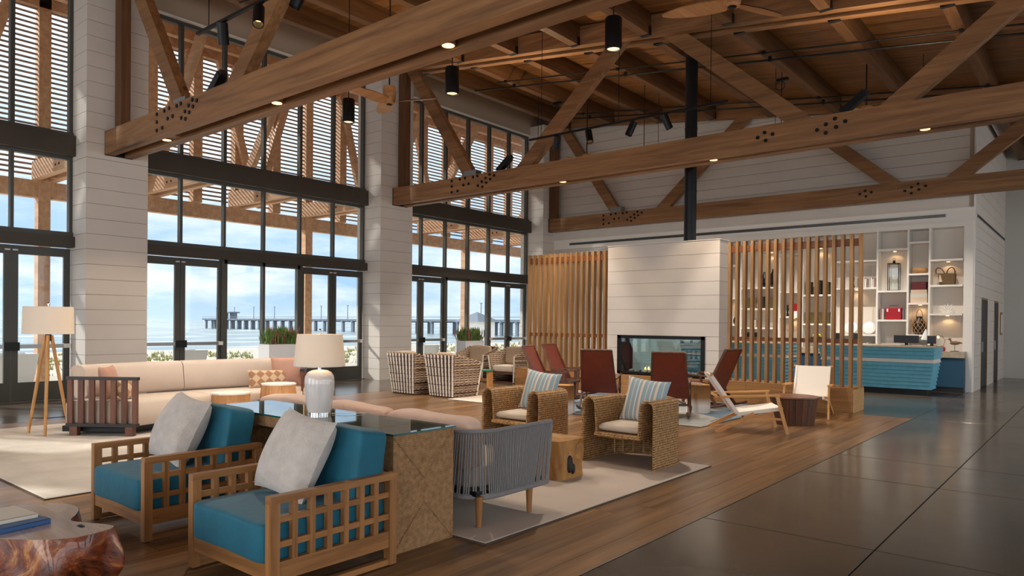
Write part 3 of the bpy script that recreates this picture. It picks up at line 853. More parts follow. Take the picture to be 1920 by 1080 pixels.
# ------------------------------------------------------------------ shelving wall, back counter, desks
plain('shelf_white', srgb(222, 214, 204), .6)
plain('stone_top', srgb(168, 152, 132), .35, var=.12, vscale=14)
plain('navy', srgb(24, 66, 92), .5)
plain('teal_board', srgb(104, 180, 204), .5, var=.08, vscale=9)
plain('teal_end', srgb(96, 176, 202), .5, var=.08, vscale=9)
plain('kick_black', srgb(14, 18, 24), .5)
COLS = [(-8.3, -7.86, (3.21, 2.28, 1.53)), (-7.86, -6.79, (3.57, 2.56, 1.98, 1.45)), (-6.79, -6.18, (3.44, 2.43, 1.76)), (-6.18, -5.44, (3.61, 2.33, 1.57)),
        (-5.44, -4.37, (3.18, 2.49, 1.31)), (-4.37, -3.69, (3.43, 2.40, 1.68)), (-3.69, -3.23, (3.57, 2.80, 2.09, 1.32)), (-3.23, -2.53, (3.12, 2.51, 1.83))]
YF, YK = 19.56, 19.96
def shelving():
    t = thing('built_in_shelving', 'white built-in open shelving wall behind the reception desk', 'shelving')
    obj('back_panel', MB().bb(-8.33, -2.35, YK, YK+.04, .0, 3.99), 'shelf_white', t)
    obj('side_pier', MB().bb(-2.53, -2.345, YF, YK, 0, 3.99), 'trim_white', t)
    obj('side_pier', MB().bb(-8.38, -8.3, YF, YK, 0, 3.99), 'trim_white', t)
    obj('top_fascia', MB().bb(-8.3, -2.53, YF, YK, 3.87, 3.99), 'trim_white', t)
    for a, b, zs in COLS:
        if b < -2.6: obj('divider', MB().bb(b-.02, b+.02, YF, YK, .93, 3.87), 'trim_white', t)
        for z in zs: obj('shelf', MB().bb(a+.02, b-.02, YF, YK, z-.045, z), 'trim_white', t)
    for (x, z, pw) in ((-4.03, 3.385, 3), (-2.88, 3.075, 3), (-3.46, 2.045, 4), (-2.88, 1.785, 4), (-4.9, 2.445, 4), (-8.08, 2.235, 4), (-6.48, 1.715, 4), (-5.8, 3.565, 4), (-7.1, 3.525, 3)):
        pk = obj('puck_light', MB().cyl((x, 19.82, z-.012), (x, 19.82, z), .035, n=12), 'lamp_glow', t)
        point_lamp(t, (x, 19.82, z-.04), pw*.55, (1, .62, .30), .03, spot=130, aim=(0, .15, -1))
    c = thing('back_counter', 'low navy cabinet run with a stone top under the shelving', 'cabinet')
    obj('stone_top', MB().bb(-8.3, -2.45, 19.16, YF, .80, .94), 'stone_top', c)
    for k in range(8):
        a = -8.3+k*.731; obj('door', MB().bb(a+.005, a+.726, 19.2, 19.23, .12, .79), 'navy', c)
    obj('carcass', MB().bb(-8.3, -2.47, 19.23, YF, .0, .8), 'navy', c)
    obj('kick_plate', MB().bb(-8.3, -2.47, 19.22, 19.26, .0, .12), 'kick_black', c)
emit('lamp_glow', (1, .60, .24), 3.2)
shelving()
def desk(x0, x1, label):
    """boat-like lapped boards, outward leaning front and right end"""
    t = thing('reception_desk', label, 'desk', (0, 0, 0), 0, 'lapped teal reception desks')
    yt, yb, zt, zb = 17.50, 17.86, 1.06, .13
    n = 11
    for k in range(n):
        f0, f1 = k/n, (k+1)/n
        za, zc = zb+(zt-zb)*f0, zb+(zt-zb)*(f0+(f1-f0)*.92)
        white = k == 7
        ya = yb+(yt-yb)*f0; e = .14*f0
        lean = .03
        m = MB()
        xr0, xl0 = x1-.14+e, x0+.14-e
        vs = [(xl0-lean, ya-lean, za), (xr0+lean, ya-lean, za), (xr0+lean, 18.5, za), (xl0-lean, 18.5, za),
              (xl0-.012, ya-.012, zc), (xr0+.012, ya-.012, zc), (xr0+.012, 18.5, zc), (xl0-.012, 18.5, zc)]
        m.add(vs, [(3, 2, 1, 0), (4, 5, 6, 7), (0, 1, 5, 4), (1, 2, 6, 5), (2, 3, 7, 6), (3, 0, 4, 7)])
        obj('lap_board', m, 'trim_white' if white else 'teal_board', t)
    obj('core', MB().add([(x0+.16, yb+.02, zb), (x1-.16, yb+.02, zb), (x1-.16, 18.49, zb), (x0+.16, 18.49, zb), (x0+.02, yt+.02, zt), (x1-.02, yt+.02, zt), (x1-.02, 18.49, zt), (x0+.02, 18.49, zt)],
                         [(3, 2, 1, 0), (4, 5, 6, 7), (0, 1, 5, 4), (1, 2, 6, 5), (2, 3, 7, 6), (3, 0, 4, 7)]), 'navy', t)
    obj('counter_top', MB().bb(x0-.02, x1+.02, yt-.05, 18.55, zt, zt+.035), 'stone_top', t)
    obj('kick_base', MB().bb(x0+.2, x1-.2, 17.96, 18.45, 0, .13), 'kick_black', t)
desk(-5.15, -2.78, 'teal lapped reception desk with a white stripe beside the passage')
desk(-8.7, -5.9, 'teal lapped reception desk with a white stripe behind the fireplace')
# ------------------------------------------------------------------ furniture materials
wood('teak', srgb(128, 86, 48), srgb(174, 122, 72), 'y', 16, .45, .08, stretch=.07)
wood('walnut', srgb(66, 40, 28), srgb(104, 66, 46), 'z', 14, .45, .12, stretch=.06)
wood('dark_stain', srgb(80, 46, 32), srgb(122, 76, 54), 'z', 16, .4, .12, stretch=.08)
wood('oak_light', srgb(178, 126, 72), srgb(214, 164, 104), 'z', 18, .5, .06, stretch=.08)
wood('drum_oak', srgb(170, 118, 72), srgb(206, 154, 104), 'z', 14, .5, .12, stretch=.08)
wood('stump_wood', srgb(138, 92, 42), srgb(196, 148, 84), 'z', 5, .45, .05, stretch=.5)
plain('teal_velvet', srgb(0, 98, 122), .7, var=.10, vscale=7, bump=.3, bscale=22, sheen=.12)
plain('grey_fur', srgb(206, 196, 188), .95, var=.10, vscale=14, bump=.8, bscale=90, sheen=.4)
plain('cream_fabric', srgb(204, 188, 174), .9, var=.03, vscale=5, bump=.25, bscale=160, sheen=.2)
plain('pink_fabric', srgb(220, 186, 166), .9, var=.06, vscale=6, bump=.9, bscale=13, sheen=.2)
plain('rose_pillow', srgb(190, 146, 128), .85, var=.06, vscale=8, bump=.2, bscale=60)
plain('oat_cushion', srgb(204, 190, 174), .9, var=.03, vscale=8, bump=.2, bscale=120)
plain('beige_cushion', srgb(168, 146, 122), .9, var=.03, vscale=8, bump=.2, bscale=120)
plain('rope_grey', srgb(128, 126, 126), .8, var=.06, vscale=30)
plain('leather', srgb(104, 40, 24), .42, var=.12, vscale=8, bump=.12, bscale=50)
plain('canvas_white', srgb(232, 224, 214), .8, bump=.15, bscale=200)
plain('ceramic', srgb(222, 216, 212), .08, coat=.6, var=.02, vscale=4)
plain('rope_white', srgb(232, 224, 212), .8)
weave('rattan', srgb(112, 78, 46), srgb(206, 164, 114), 24, 40, .65, .8, contrast=.36)
weave('seagrass', srgb(134, 98, 64), srgb(194, 154, 112), 100, 84, .75, .8, contrast=.22)
weave('barrel_weave', srgb(104, 78, 60), srgb(206, 184, 160), 8, 20, .8, .9, contrast=.6)
plain('rug_beige', srgb(198, 190, 180), .95, var=.12, vscale=2.2, bump=.5, bscale=60)
plain('rug_pale', srgb(196, 182, 170), .95, var=.07, vscale=1.4, bump=.3, bscale=70)
shade_mat('lamp_linen', srgb(250, 242, 230), .32)
pane_mat('table_glass', (.80, .90, .88), .16)
bands('stripe_fabric', [srgb(150, 176, 186), srgb(214, 196, 178), srgb(150, 176, 186), srgb(222, 214, 206), srgb(150, 176, 186), srgb(196, 150, 120), srgb(222, 208, 192), srgb(138, 168, 182)],
      [0, .16, .24, .48, .56, .70, .74, .90], 'x', .165)
bands('dip_paint', [srgb(226, 220, 214), srgb(222, 214, 206), srgb(150, 110, 70), srgb(112, 74, 42)], [0, .13, .25, .46], 'z', smooth=True)
def burl():
    m, nt, N, L, b = nodes('burl_wood')
    v = coords(N, L, (5, 5, 5)); n = N.new('ShaderNodeTexNoise'); n.inputs['Scale'].default_value = 1; n.inputs['Detail'].default_value = 9
    n.inputs['Roughness'].default_value = .7; n.inputs['Distortion'].default_value = 1.8; L.new(v, n.inputs[0])
    r = N.new('ShaderNodeValToRGB'); e = r.color_ramp.elements
    e[0].position = .34; e[0].color = c4(srgb(26, 12, 8)); e[1].position = .66; e[1].color = c4(srgb(206, 146, 82))
    q = e.new(.44); q.color = c4(srgb(92, 38, 18)); q = e.new(.54); q.color = c4(srgb(140, 66, 30)); q = e.new(.59); q.color = c4(srgb(176, 112, 58))
    L.new(n.outputs[0], r.inputs[0]); L.new(r.outputs[0], b.inputs['Base Color'])
    b.inputs['Roughness'].default_value = .22; b.inputs['Coat Weight'].default_value = .8; b.inputs['Coat Roughness'].default_value = .06
    bp = N.new('ShaderNodeBump'); bp.inputs['Strength'].default_value = .5; bp.inputs['Distance'].default_value = .03
    L.new(n.outputs[0], bp.inputs['Height']); L.new(bp.outputs[0], b.inputs['Normal'])
burl()
wood('burl_top', srgb(150, 118, 94), srgb(192, 164, 140), 'x', 8, .14, .05, stretch=.15, coat=.9, spec=.6)  # paler than the body: window reflection painted into the top's colour
def kilim():
    m, nt, N, L, b = nodes('kilim_fabric')
    v = coords(N, L, (11, 1, 11)); c = N.new('ShaderNodeTexChecker'); c.inputs['Scale'].default_value = 1.0
    mp = coords(N, L, (11, 0, 11), rot=(0, PI/4, 0)); L.new(mp, c.inputs[0])
    c.inputs[1].default_value = c4(srgb(208, 182, 150)); c.inputs[2].default_value = c4(srgb(166, 124, 94))
    L.new(c.outputs[0], b.inputs['Base Color']); b.inputs['Roughness'].default_value = .9
kilim()
def blue_rug_mat():
    m, nt, N, L, b = nodes('rug_blue')
    v = coords(N, L, (1.1, 1.1, 1)); n = N.new('ShaderNodeTexVoronoi'); n.inputs['Scale'].default_value = 1.0; L.new(v, n.inputs[0])
    r = N.new('ShaderNodeValToRGB'); r.color_ramp.interpolation = 'CONSTANT'; e = r.color_ramp.elements
    e[0].position = 0; e[0].color = c4(srgb(88, 106, 122)); e[1].position = .40; e[1].color = c4(srgb(140, 142, 142))
    q = e.new(.62); q.color = c4(srgb(102, 120, 134)); q = e.new(.85); q.color = c4(srgb(158, 158, 154))
    sp = N.new('ShaderNodeSeparateColor'); L.new(n.outputs['Color'], sp.inputs[0]); L.new(sp.outputs[0], r.inputs[0]); L.new(r.outputs[0], b.inputs['Base Color']); b.inputs['Roughness'].default_value = .95
blue_rug_mat()

# ------------------------------------------------------------------ rugs
def rug(x0, x1, y0, y1, mat, label, z=.0):
    m = MB(); t = .014; e = .012
    vs = [(x0, y0, z+.001), (x1, y0, z+.001), (x1, y1, z+.001), (x0, y1, z+.001), (x0, y0, z+t-.005), (x1, y0, z+t-.005), (x1, y1, z+t-.005), (x0, y1, z+t-.005),
          (x0+e, y0+e, z+t), (x1-e, y0+e, z+t), (x1-e, y1-e, z+t), (x0+e, y1-e, z+t)]
    m.add(vs, [(3, 2, 1, 0), (0, 1, 5, 4), (1, 2, 6, 5), (2, 3, 7, 6), (3, 0, 4, 7), (4, 5, 9, 8), (5, 6, 10, 9), (6, 7, 11, 10), (7, 4, 8, 11), (8, 9, 10, 11)])
    o = obj('rug', m, mat); tag(o, label, 'rug')
    obj('binding', MB().bb(x0-.014, x1+.014, y0-.014, y1+.014, z+.0005, z+.009), 'rug_edge', o)
plain('rug_edge', srgb(78, 68, 60), .9)
rug(-11.4, -6.73, 2.1, 6.9, 'rug_beige', 'large beige rug in front of the cream curved sofa')
rug(-6.70, -3.2, 3.61, 7.18, 'rug_pale', 'pale rug under the rope sofa and rattan armchairs')
rug(-8.8, -4.52, 9.82, 13.2, 'rug_blue', 'blue and grey patterned rug under the leather rocking chairs')
rug(-9.85, -8.86, 9.95, 13.3, 'rug_pale', 'narrow pale rug between the barrel chairs and leather rockers')

# ------------------------------------------------------------------ teal lattice armchairs
def lattice_chair(label, loc):
    t = thing('lattice_armchair', label, 'armchair', loc, 0, 'teal lattice armchairs')
    W, D, Hh, p = .45, .435, .57, .055
    for s in (-1, 1):
        x0, x1 = (s*W-p, s*W) if s > 0 else (s*W, s*W+p)
        xi0, xi1 = x0+.008, x1-.008
        for y in (-D, D-p):
            obj('leg', MB().bb(x0, x1, y, y+p, .008, Hh-.04), 'teak_z', t)
            obj('glide', MB().bb(x0+.012, x1-.012, y+.012, y+p-.012, 0, .008), 'black_matte', t)
        obj('arm_rail', MB().bb(x0, x1, -D, D, Hh-.04, Hh), 'teak', t)
        obj('side_rail', MB().bb(xi0, xi1, -D+p, D-p, .115, .215), 'teak', t)
        obj('runner', MB().bb(xi0, xi1, -D+p, D-p, .008, .042), 'teak', t)
        for z in (.305, .44): obj('lattice_bar', MB().bb(x0+.012, x1-.012, -D+p, D-p, z-.017, z+.017), 'teak', t)
        for k, f in enumerate((.13, .28, .43, .58, .73, .87)):
            y = -D+p+(2*D-2*p)*f
            obj('lattice_upright', MB().bb(x0+.010, x1-.010, y-.017, y+.017, .215, Hh-.04), 'teak_z', t)
    obj('front_rail', MB().bb(-W+p, W-p, -D+.006, -D+.045, .115, .205), 'teak_x', t)
    obj('back_rail', MB().bb(-W+p, W-p, D-.045, D-.006, .115, .205), 'teak_x', t)
    obj('back_rail', MB().bb(-W+p, W-p, D-.045, D-.006, .50, .56), 'teak_x', t)
    obj('seat_board', MB().bb(-W+p, W-p, -D+.045, D-.045, .17, .19), 'teak_x', t)
    obj('seat_cushion', MB().soft((0, -.02, .31), (.795, .87, .225), .15, 14, puff=.012, noise=.005, seed=3), 'teal_velvet', t, 179)
    obj('back_cushion', MB().soft((0, 0, 0), (.78, .22, .47), .16, 14, noise=.005, seed=4).xf(Matrix.Translation((0, .28, .605)) @ RX(-.16)), 'teal_velvet', t, 179)
    return t
wood('teak_z', srgb(128, 86, 48), srgb(174, 122, 72), 'z', 16, .45, .06, stretch=.07)
wood('teak_x', srgb(128, 86, 48), srgb(174, 122, 72), 'x', 16, .45, .06, stretch=.07)
lattice_chair('teal cushioned teak lattice armchair beside the beige rug', (-5.38, 2.555, 0))
lattice_chair('teal cushioned teak lattice armchair standing in front of the woven console end', (-3.81, 2.525, 0))
def scatter(name, label, cat_group, loc, w, h, t, mat, rx=0, rz=0, ry=0, seed=1):
    o = obj(name, MB().pillow((0, 0, 0), w, h, t, seed=seed), mat, None, 179, loc=loc)
    o.rotation_euler = (Matrix.Rotation(rz, 3, 'Z') @ Matrix.Rotation(rx, 3, 'X') @ Matrix.Rotation(ry, 3, 'Y')).to_euler()
    tag(o, label, 'pillow', cat_group)
    return o
scatter('scatter_pillow', 'grey plush pillow on the teal armchair beside the beige rug', 'grey plush pillows', (-5.40, 2.58, .675), .54, .53, .27, 'grey_fur', -.42, .0, .10, 1)
scatter('scatter_pillow', 'grey plush pillow on the teal armchair nearest the woven console end', 'grey plush pillows', (-3.84, 2.55, .675), .54, .53, .27, 'grey_fur', -.42, .0, .10, 2)

# ------------------------------------------------------------------ console table and table lamp
def console():
    t = thing('console_table', 'woven seagrass console table with a glass top behind the teal armchairs', 'table', (-4.66, 3.325, 0))
    hx, hy = 1.16, .275
    obj('top', MB().bb(-hx, hx, -hy, hy, .685, .765), 'seagrass', t)
    for s in (-1, 1):
        a, b = (hx-.09, hx) if s > 0 else (-hx, -hx+.09)
        e = obj('end_panel', MB().bb(a, b, -hy, hy, .0, .685), 'seagrass', t)
        xo = hx+.002 if s > 0 else -hx-.002
        sd = [(-hy, .03), (0, .36), (hy, .03)]
        for pth in ([(0, .36), (0, .765-.36)], [(-hy+.005, .01), (0, .30)], [(hy-.005, .01), (0, .30)], [(-hy+.005, .755), (0, .46)], [(hy-.005, .755), (0, .46)]):
            obj('braid', MB().tube([(xo, q[0], q[1]) for q in pth], .006, 6), 'seagrass', e)
    obj('inner_rail', MB().bb(-hx+.09, hx-.09, -.03, .03, .60, .685), 'slat_wood', t)
    obj('glass_top', MB().bb(-hx-.01, hx+.01, -hy-.01, hy+.01, .768, .78), 'table_glass', t)
    obj('glass_edge', MB().bb(-hx-.011, hx+.011, -hy-.012, -hy-.010, .768, .78).bb(hx+.010, hx+.012, -hy-.011, hy+.011, .768, .78), 'glass_green', t)
plain('glass_green', srgb(20, 92, 84), .1)
console()
def table_lamp():
    t = thing('table_lamp', 'white ceramic table lamp with a linen drum shade on the console', 'lamp', (-4.69, 3.33, .78))
    obj('foot', MB().cyl((0, 0, 0), (0, 0, .018), .088, n=28), 'chrome', t, 40)
    prof = [(.0, .018), (.086, .018), (.094, .04), (.104, .12), (.112, .20), (.114, .25), (.108, .295), (.09, .325), (.06, .34), (.03, .345)]
    obj('body', MB().lathe(prof, n=32), 'ceramic', t, 60)
    obj('neck', MB().cyl((0, 0, .34), (0, 0, .40), .016, n=12), 'chrome', t, 40)
    sh = MB().lathe([(.195, .375), (.172, .62), (.168, .62), (.191, .375)], n=40, cap=False)
    obj('shade', sh, 'lamp_linen', t, 60)
    obj('shade_ring', MB().tube([(.193*math.cos(a*PI/16), .193*math.sin(a*PI/16), .375) for a in range(32)], .003, 5, True), 'rope_white', t)
    obj('spider', MB().cyl((0, 0, .40), (0, 0, .635), .003, n=6).bar((-.17, 0, .61), (.17, 0, .61), .004, .004).bar((0, -.17, .61), (0, .17, .61), .004, .004), 'chrome', t)
    obj('finial', MB().lathe([(.004, .63), (.011, .64), (.012, .65), (.005, .662)], n=10), 'chrome', t, 60)
    obj('bulb', MB().lathe([(.012, .42), (.03, .46), (.03, .49), (.012, .52)], n=14), 'lamp_glow', t, 179)
    point_lamp(t, (0, 0, .47), 8, (1, .66, .36), .04)
    cd = obj('cord', MB().tube([(.08, .06, .006), (.16, .10, .012), (.22, .17, .01), (.24, .26, .006)], .003, 6), 'rope_white', t)
table_lamp()

# ------------------------------------------------------------------ rope sofa seen from behind
def rope_sofa():
    t = thing('rope_sofa', 'grey rope weave sofa with blush cushions backing onto the console', 'sofa', (-4.94, 3.72, .014))
    hx, dy, r = 1.52, .92, .26
    def path(hx, y0, y1, r, n=8):
        pts = [(hx, y1)]
        pts += [(hx, y1+(y0+r-y1)*k/6) for k in range(1, 6)]
        pts += [(hx-r+r*math.cos(-a*PI/2/n), y0+r+r*math.sin(-a*PI/2/n)) for a in range(n+1)]
        pts += [(hx-r-(2*hx-2*r)*k/16, y0) for k in range(1, 16)]
        pts += [(-hx+r-r*math.sin(a*PI/2/n), y0+r-r*math.cos(a*PI/2/n)) for a in range(n+1)]
        pts += [(-hx, y0+r+(y1-y0-r)*k/6) for k in range(1, 7)]
        return pts
    top = path(hx, 0, dy, r); bot = path(hx-.02, .05, dy-.02, r)
    obj('top_rail', MB().tube([(x, y, .70) for x, y in top], .017, 8), 'rope_grey', t, 60)
    obj('bottom_rail', MB().tube([(x, y, .215) for x, y in bot], .022, 8), 'rope_grey', t, 60)
    for s in (-1, 1): obj('arm_end_post', MB().cyl((s*(hx-.02), dy-.02, .215), (s*hx, dy, .70), .015, n=8), 'rope_grey', t, 60)
    def sample(pts, n):
        d = [0]
        for a, b in zip(pts, pts[1:]): d.append(d[-1]+math.dist(a, b))
        out = []; j = 0
        for k in range(n+1):
            q = d[-1]*k/n
            while j < len(d)-2 and d[j+1] < q: j += 1
            f = (q-d[j])/(d[j+1]-d[j]); out.append((pts[j][0]+(pts[j+1][0]-pts[j][0])*f, pts[j][1]+(pts[j+1][1]-pts[j][1])*f))
        return out
    n = 250; A = sample(top, n); B = sample(bot, n); m = MB()
    for k in range(1, n):
        j = min(max(k+round(3.2*math.sin(k*PI/24)), 0), n)
        m.tube([(A[k][0], A[k][1], .70), (B[j][0], B[j][1], .215)], .0072, 5)
    obj('rope_weave', m, 'rope_grey', t, 60, kind='stuff')
    obj('base_frame', MB().bb(-hx+.06, hx-.06, .10, dy-.04, .225, .26), 'black_metal', t)
    for x in (-hx+.06, hx-.06):
        for y in (.13, dy-.2): obj('leg', MB().cyl((x, y, .225), (x, y, 0), .03, .019, n=12), 'teak_z', t, 40)
    for k in range(2):
        x = (-.70, .70)[k]
        obj('seat_cushion', MB().soft((x, .52, .34), (1.38, .76, .19), .25, 10, puff=.02, seed=k), 'oat_cushion', t, 179)
    for k in range(3):
        x = (-.93, 0, .93)[k]
        obj('back_cushion', MB().soft((0, 0, 0), (.95, .17, .40), .3, 14, puff=.012, noise=.014, seed=8+k).xf(Matrix.Translation((x, .17, .58)) @ RX(.12)), 'pink_fabric', t, 179)
rope_sofa()

# ------------------------------------------------------------------ wooden block table, rattan armchairs
def block_table():
    t = thing('wood_block_table', 'solid burl wood block side table between sofa and rattan armchair', 'side table', (-4.13, 5.68, .014))
    m = MB()
    rr = random.Random(4)
    def fn(u, v):
        a = 2*PI*u; ex = .25
        c, s = math.cos(a), math.sin(a)
        x = math.copysign(abs(c)**ex, c)*.2; y = math.copysign(abs(s)**ex, s)*.215
        w = 1+.03*math.sin(3*a+1)+.025*math.sin(5*a+v*6)
        return (x*w, y*w, .37*v)
    m.grid(fn, 40, 8, wrap_u=True)
    m.add([fn(k/40, 1) for k in range(40)], [tuple(range(40))])
    obj('block', m, 'stump_wood', t, 50)
    k = MB().soft((.2, -.05, .14), (.05, .09, .17), .8, 5)
    obj('hollow', k, 'black_matte', t, 179, label='dark hollow in the wood grain')
    k = MB().soft((.205, .0, .09), (.045, .06, .1), .8, 5)
    obj('hollow', k, 'black_matte', t, 179, label='dark hollow in the wood grain')
    obj('knot', MB().soft((.195, .12, .25), (.05, .15, .17), .8, 6), 'stump_wood', t, 179)
block_table()
def rattan_chair(label, loc, group='rattan armchairs'):
    t = thing('rattan_armchair', label, 'armchair', loc, 0, group)
    W, F, T = .43, -.37, .70
    th, ra = .155, .0775
    prof = [(0, 0), (0, .2), (0, .4), (0, T-ra)]
    prof += [(-ra+ra*math.cos(a*PI/8), T-ra+ra*math.sin(a*PI/8)) for a in range(1, 8)]
    prof += [(-th, T-ra), (-th-.01, .5), (-th-.02, .36), (-th-.02, .30)]
    path = [(W, F+(.10-F)*k/6, 1, 0) for k in range(7)]
    path += [(W*math.cos(a*PI/14), .10+.36*math.sin(a*PI/14), math.cos(a*PI/14), math.sin(a*PI/14)) for a in range(1, 14)]
    path += [(-W, .10+(F-.10)*k/6, -1, 0) for k in range(7)]
    m = MB(); n = len(prof)
    def off(v, d):      # the shell seen from inside: profile pushed inwards
        out = []
        for i, (o, z) in enumerate(prof):
            a = prof[max(i-1, 0)]; b = prof[min(i+1, n-1)]
            tx, tz = b[0]-a[0], b[1]-a[1]; l = math.hypot(tx, tz) or 1
            out.append((o+d*(-tz/l), z+d*(tx/l)))
        return out
    P2 = off(prof, .018)
    vs = []
    for x, y, nx, ny in path:
        for o, z in prof: vs.append((x+nx*o, y+ny*o, z))
    for x, y, nx, ny in path:
        for o, z in P2: vs.append((x+nx*o, y+ny*o, max(z, 0)))
    K = len(path); fs = []
    for i in range(K-1):
        for j in range(n-1):
            fs.append((i*n+j, (i+1)*n+j, (i+1)*n+j+1, i*n+j+1))
            b = K*n; fs.append((b+i*n+j, b+i*n+j+1, b+(i+1)*n+j+1, b+(i+1)*n+j))
    for i in (0, K-1):
        for j in range(n-1): fs.append((i*n+j, i*n+j+1, K*n+i*n+j+1, K*n+i*n+j))
    for i in range(K-1):
        fs.append((i*n, (i+1)*n, K*n+(i+1)*n, K*n+i*n)); fs.append((i*n+n-1, (i+1)*n+n-1, K*n+(i+1)*n+n-1, K*n+i*n+n-1))
    m.add(vs, fs)
    obj('shell', m, 'rattan', t, 50)
    for s in (-1, 1):
        pts = [(s*(W+o*1.0), F-.004, z) for o, z in prof]
        obj('edge_braid', MB().tube(pts, .014, 6), 'rattan', t, 60)
    obj('foot_braid', MB().tube([(x-nx*.0, y-ny*.0, .012) for x, y, nx, ny in path], .012, 6), 'rattan', t, 60)
    seat = [(x-nx*(th+.01), y-ny*(th+.01)) for x, y, nx, ny in path]
    obj('seat_pan', MB().prism(seat, .29, .335), 'rattan', t)
    obj('seat_braid', MB().tube([(W-th, F-.005, .31), (0, F-.012, .305), (-W+th, F-.005, .31)], .022, 8), 'rattan', t, 60)
    inner = [(W-.025, y) if x > 0 else (-W+.025, y) for x, y, nx, ny in path[:1]]
    for a in range(1, 10):
        ang = a*PI/10
        x, y = (W-.03)*math.cos(ang), .10+.33*math.sin(ang)
        obj('stake', MB().cyl((x, y, .02), (x, y, .30), .008, n=6), 'rattan_pale', t)
    cs = [(x*.93, y*.93) for x, y in seat]
    sm = MB()
    N_ = len(cs)
    cx, cy = 0, -.02
    rings = [(.90, .345), (.985, .36), (1.0, .385), (.99, .405), (.90, .425), (.5, .435)]
    vs = [(cx+(x-cx)*k, cy+(y-cy)*k, z) for k, z in rings for x, y in cs]
    fs = [(i*N_+j, i*N_+(j+1) % N_, (i+1)*N_+(j+1) % N_, (i+1)*N_+j) for i in range(len(rings)-1) for j in range(N_)]
    fs.append(tuple(range((len(rings)-1)*N_, len(rings)*N_)))
    sm.add(vs, fs); obj('seat_cushion', sm, 'oat_cushion', t, 60)
    return t
plain('rattan_pale', srgb(206, 176, 128), .6)
r2 = rattan_chair('rattan tub armchair with striped pillow standing at the rug corner', (-3.92, 6.86, .014))
copy_tree(r2, 'rattan tub armchair with striped pillow beyond the rope sofa', (-5.38, 6.86, .014))
scatter('striped_pillow', 'blue striped square pillow on the rattan armchair at the rug corner', 'striped pillows', (-3.87, 6.98, .665), .50, .50, .17, 'stripe_fabric', -.30, .12, .10, 5)
scatter('striped_pillow', 'blue striped square pillow on the rattan armchair beyond the rope sofa', 'striped pillows', (-5.32, 6.98, .675), .50, .50, .17, 'stripe_fabric', -.30, .12, .10, 6)

# ------------------------------------------------------------------ cream curved sectional
def sectional():
    cx, cy = -6.15, 5.1
    t = thing('curved_sofa', 'long cream curved sofa with dark slatted wooden ends by the sea wall', 'sofa', (cx, cy, 0))
    def P(r, a, z): return (r*math.cos(math.radians(a)), r*math.sin(math.radians(a)), z)
    a0, am, a1 = 200.0, 180.3, 156.5
    def arc_soft(ra, rb, z0, z1, s0, s1, e=.05, lean=0, sk0=0, sk1=0):
        """curved block; sk0/sk1: how many degrees the end faces turn per metre of radius"""
        m = MB(); n = 20
        cs = [(ra+e, z0), (rb-e, z0), (rb, z0+e), (rb+lean, z1-e), (rb+lean-e, z1), ((ra+rb)/2+lean, z1+e*.25), (ra+lean+e, z1), (ra+lean, z1-e), (ra, z0+e)]
        K = len(cs)
        vs = []
        for i in range(n+1):
            for r, z in cs:
                q0 = s0+(r-3.95)*sk0; q1 = s1+(r-3.95)*sk1
                vs.append(P(r, q0+(q1-q0)*i/n, z))
        fs = [(i*K+j, i*K+(j+1) % K, (i+1)*K+(j+1) % K, (i+1)*K+j) for i in range(n) for j in range(K)]
        fs += [tuple(range(K)), tuple(reversed(range(n*K, n*K+K)))]
        return m.add(vs, fs)
    SK = 4.9
    for s0, s1, k0, k1 in ((a0, am+.08, SK, 0), (am-.08, a1, 0, -SK)):
        obj('seat_base', arc_soft(3.55, 4.42, .13, .45, s0, s1, .035, 0, k0, k1), 'cream_fabric', t, 60)
        obj('seat_back', arc_soft(4.34, 4.60, .46, .88, min(s0, 199.2), max(s1, 157.3), .05, .05), 'cream_fabric', t, 60)
        obj('plinth', arc_soft(3.70, 4.5, .05, .125, s0-.6, s1+.6, .004, 0, k0, k1), 'black_matte', t)
    for A, B in (((-10.19-cx, 3.42-cy), (-9.46-cx, 3.985-cy)), ((-10.19-cx, 5.1+1.86-cy), (-9.46-cx, 5.1+1.30-cy))):
        A, B = Vector((*A, 0)), Vector((*B, 0)); L = (B-A).length; d = (B-A)/L; tn = Vector((-d.y, d.x, 0))
        def bb(nm, f0, f1, z0, z1, th, mat):
            c = A+d*(f0+f1)/2
            return obj(nm, MB().bar(c+Vector((0, 0, z0)), c+Vector((0, 0, z1)), th, f1-f0, up=d), mat, t)
        bb('arm_rail', 0, L, .725, .765, .07, 'black_brown'); bb('arm_rail', 0, L, .13, .17, .07, 'black_brown')
        for k in range(7):
            r = .005+(L-.01-.07)*k/6
            bb('arm_slat', r, r+.07, .17, .725, .03, 'dark_stain')
        for r in (.05, L-.15): bb('leg', r, r+.10, .015, .13, .07, 'dark_stain')
plain('black_brown', srgb(30, 22, 19), .35)
sectional()
def on_sofa(name, label, r, a, z, w, h, t, mat, lean, turn=0, seed=1):
    x, y = -6.15+r*math.cos(math.radians(a)), 5.1+r*math.sin(math.radians(a))
    # pillow normal (local y) along the radius
    return scatter(name, label, 'pillows on the cream sofa', (x, y, z), w, h, t, mat, -lean, math.radians(a)-PI/2+turn, 0, seed)
on_sofa('rose_pillow', 'rose square pillow standing beside the slatted sofa end', 4.08, 197.6, .675, .46, .44, .16, 'rose_pillow', .22, .55, 3)
on_sofa('lumbar_pillow', 'patterned lumbar pillow beside the slatted sofa end', 3.86, 196.6, .60, .50, .28, .14, 'kilim_fabric', .3, .5, 4)
on_sofa('lumbar_pillow', 'patterned lumbar pillow lying against the sofa back near the lamp', 4.12, 164.2, .595, .62, .28, .14, 'kilim_fabric', .25, 0, 5)
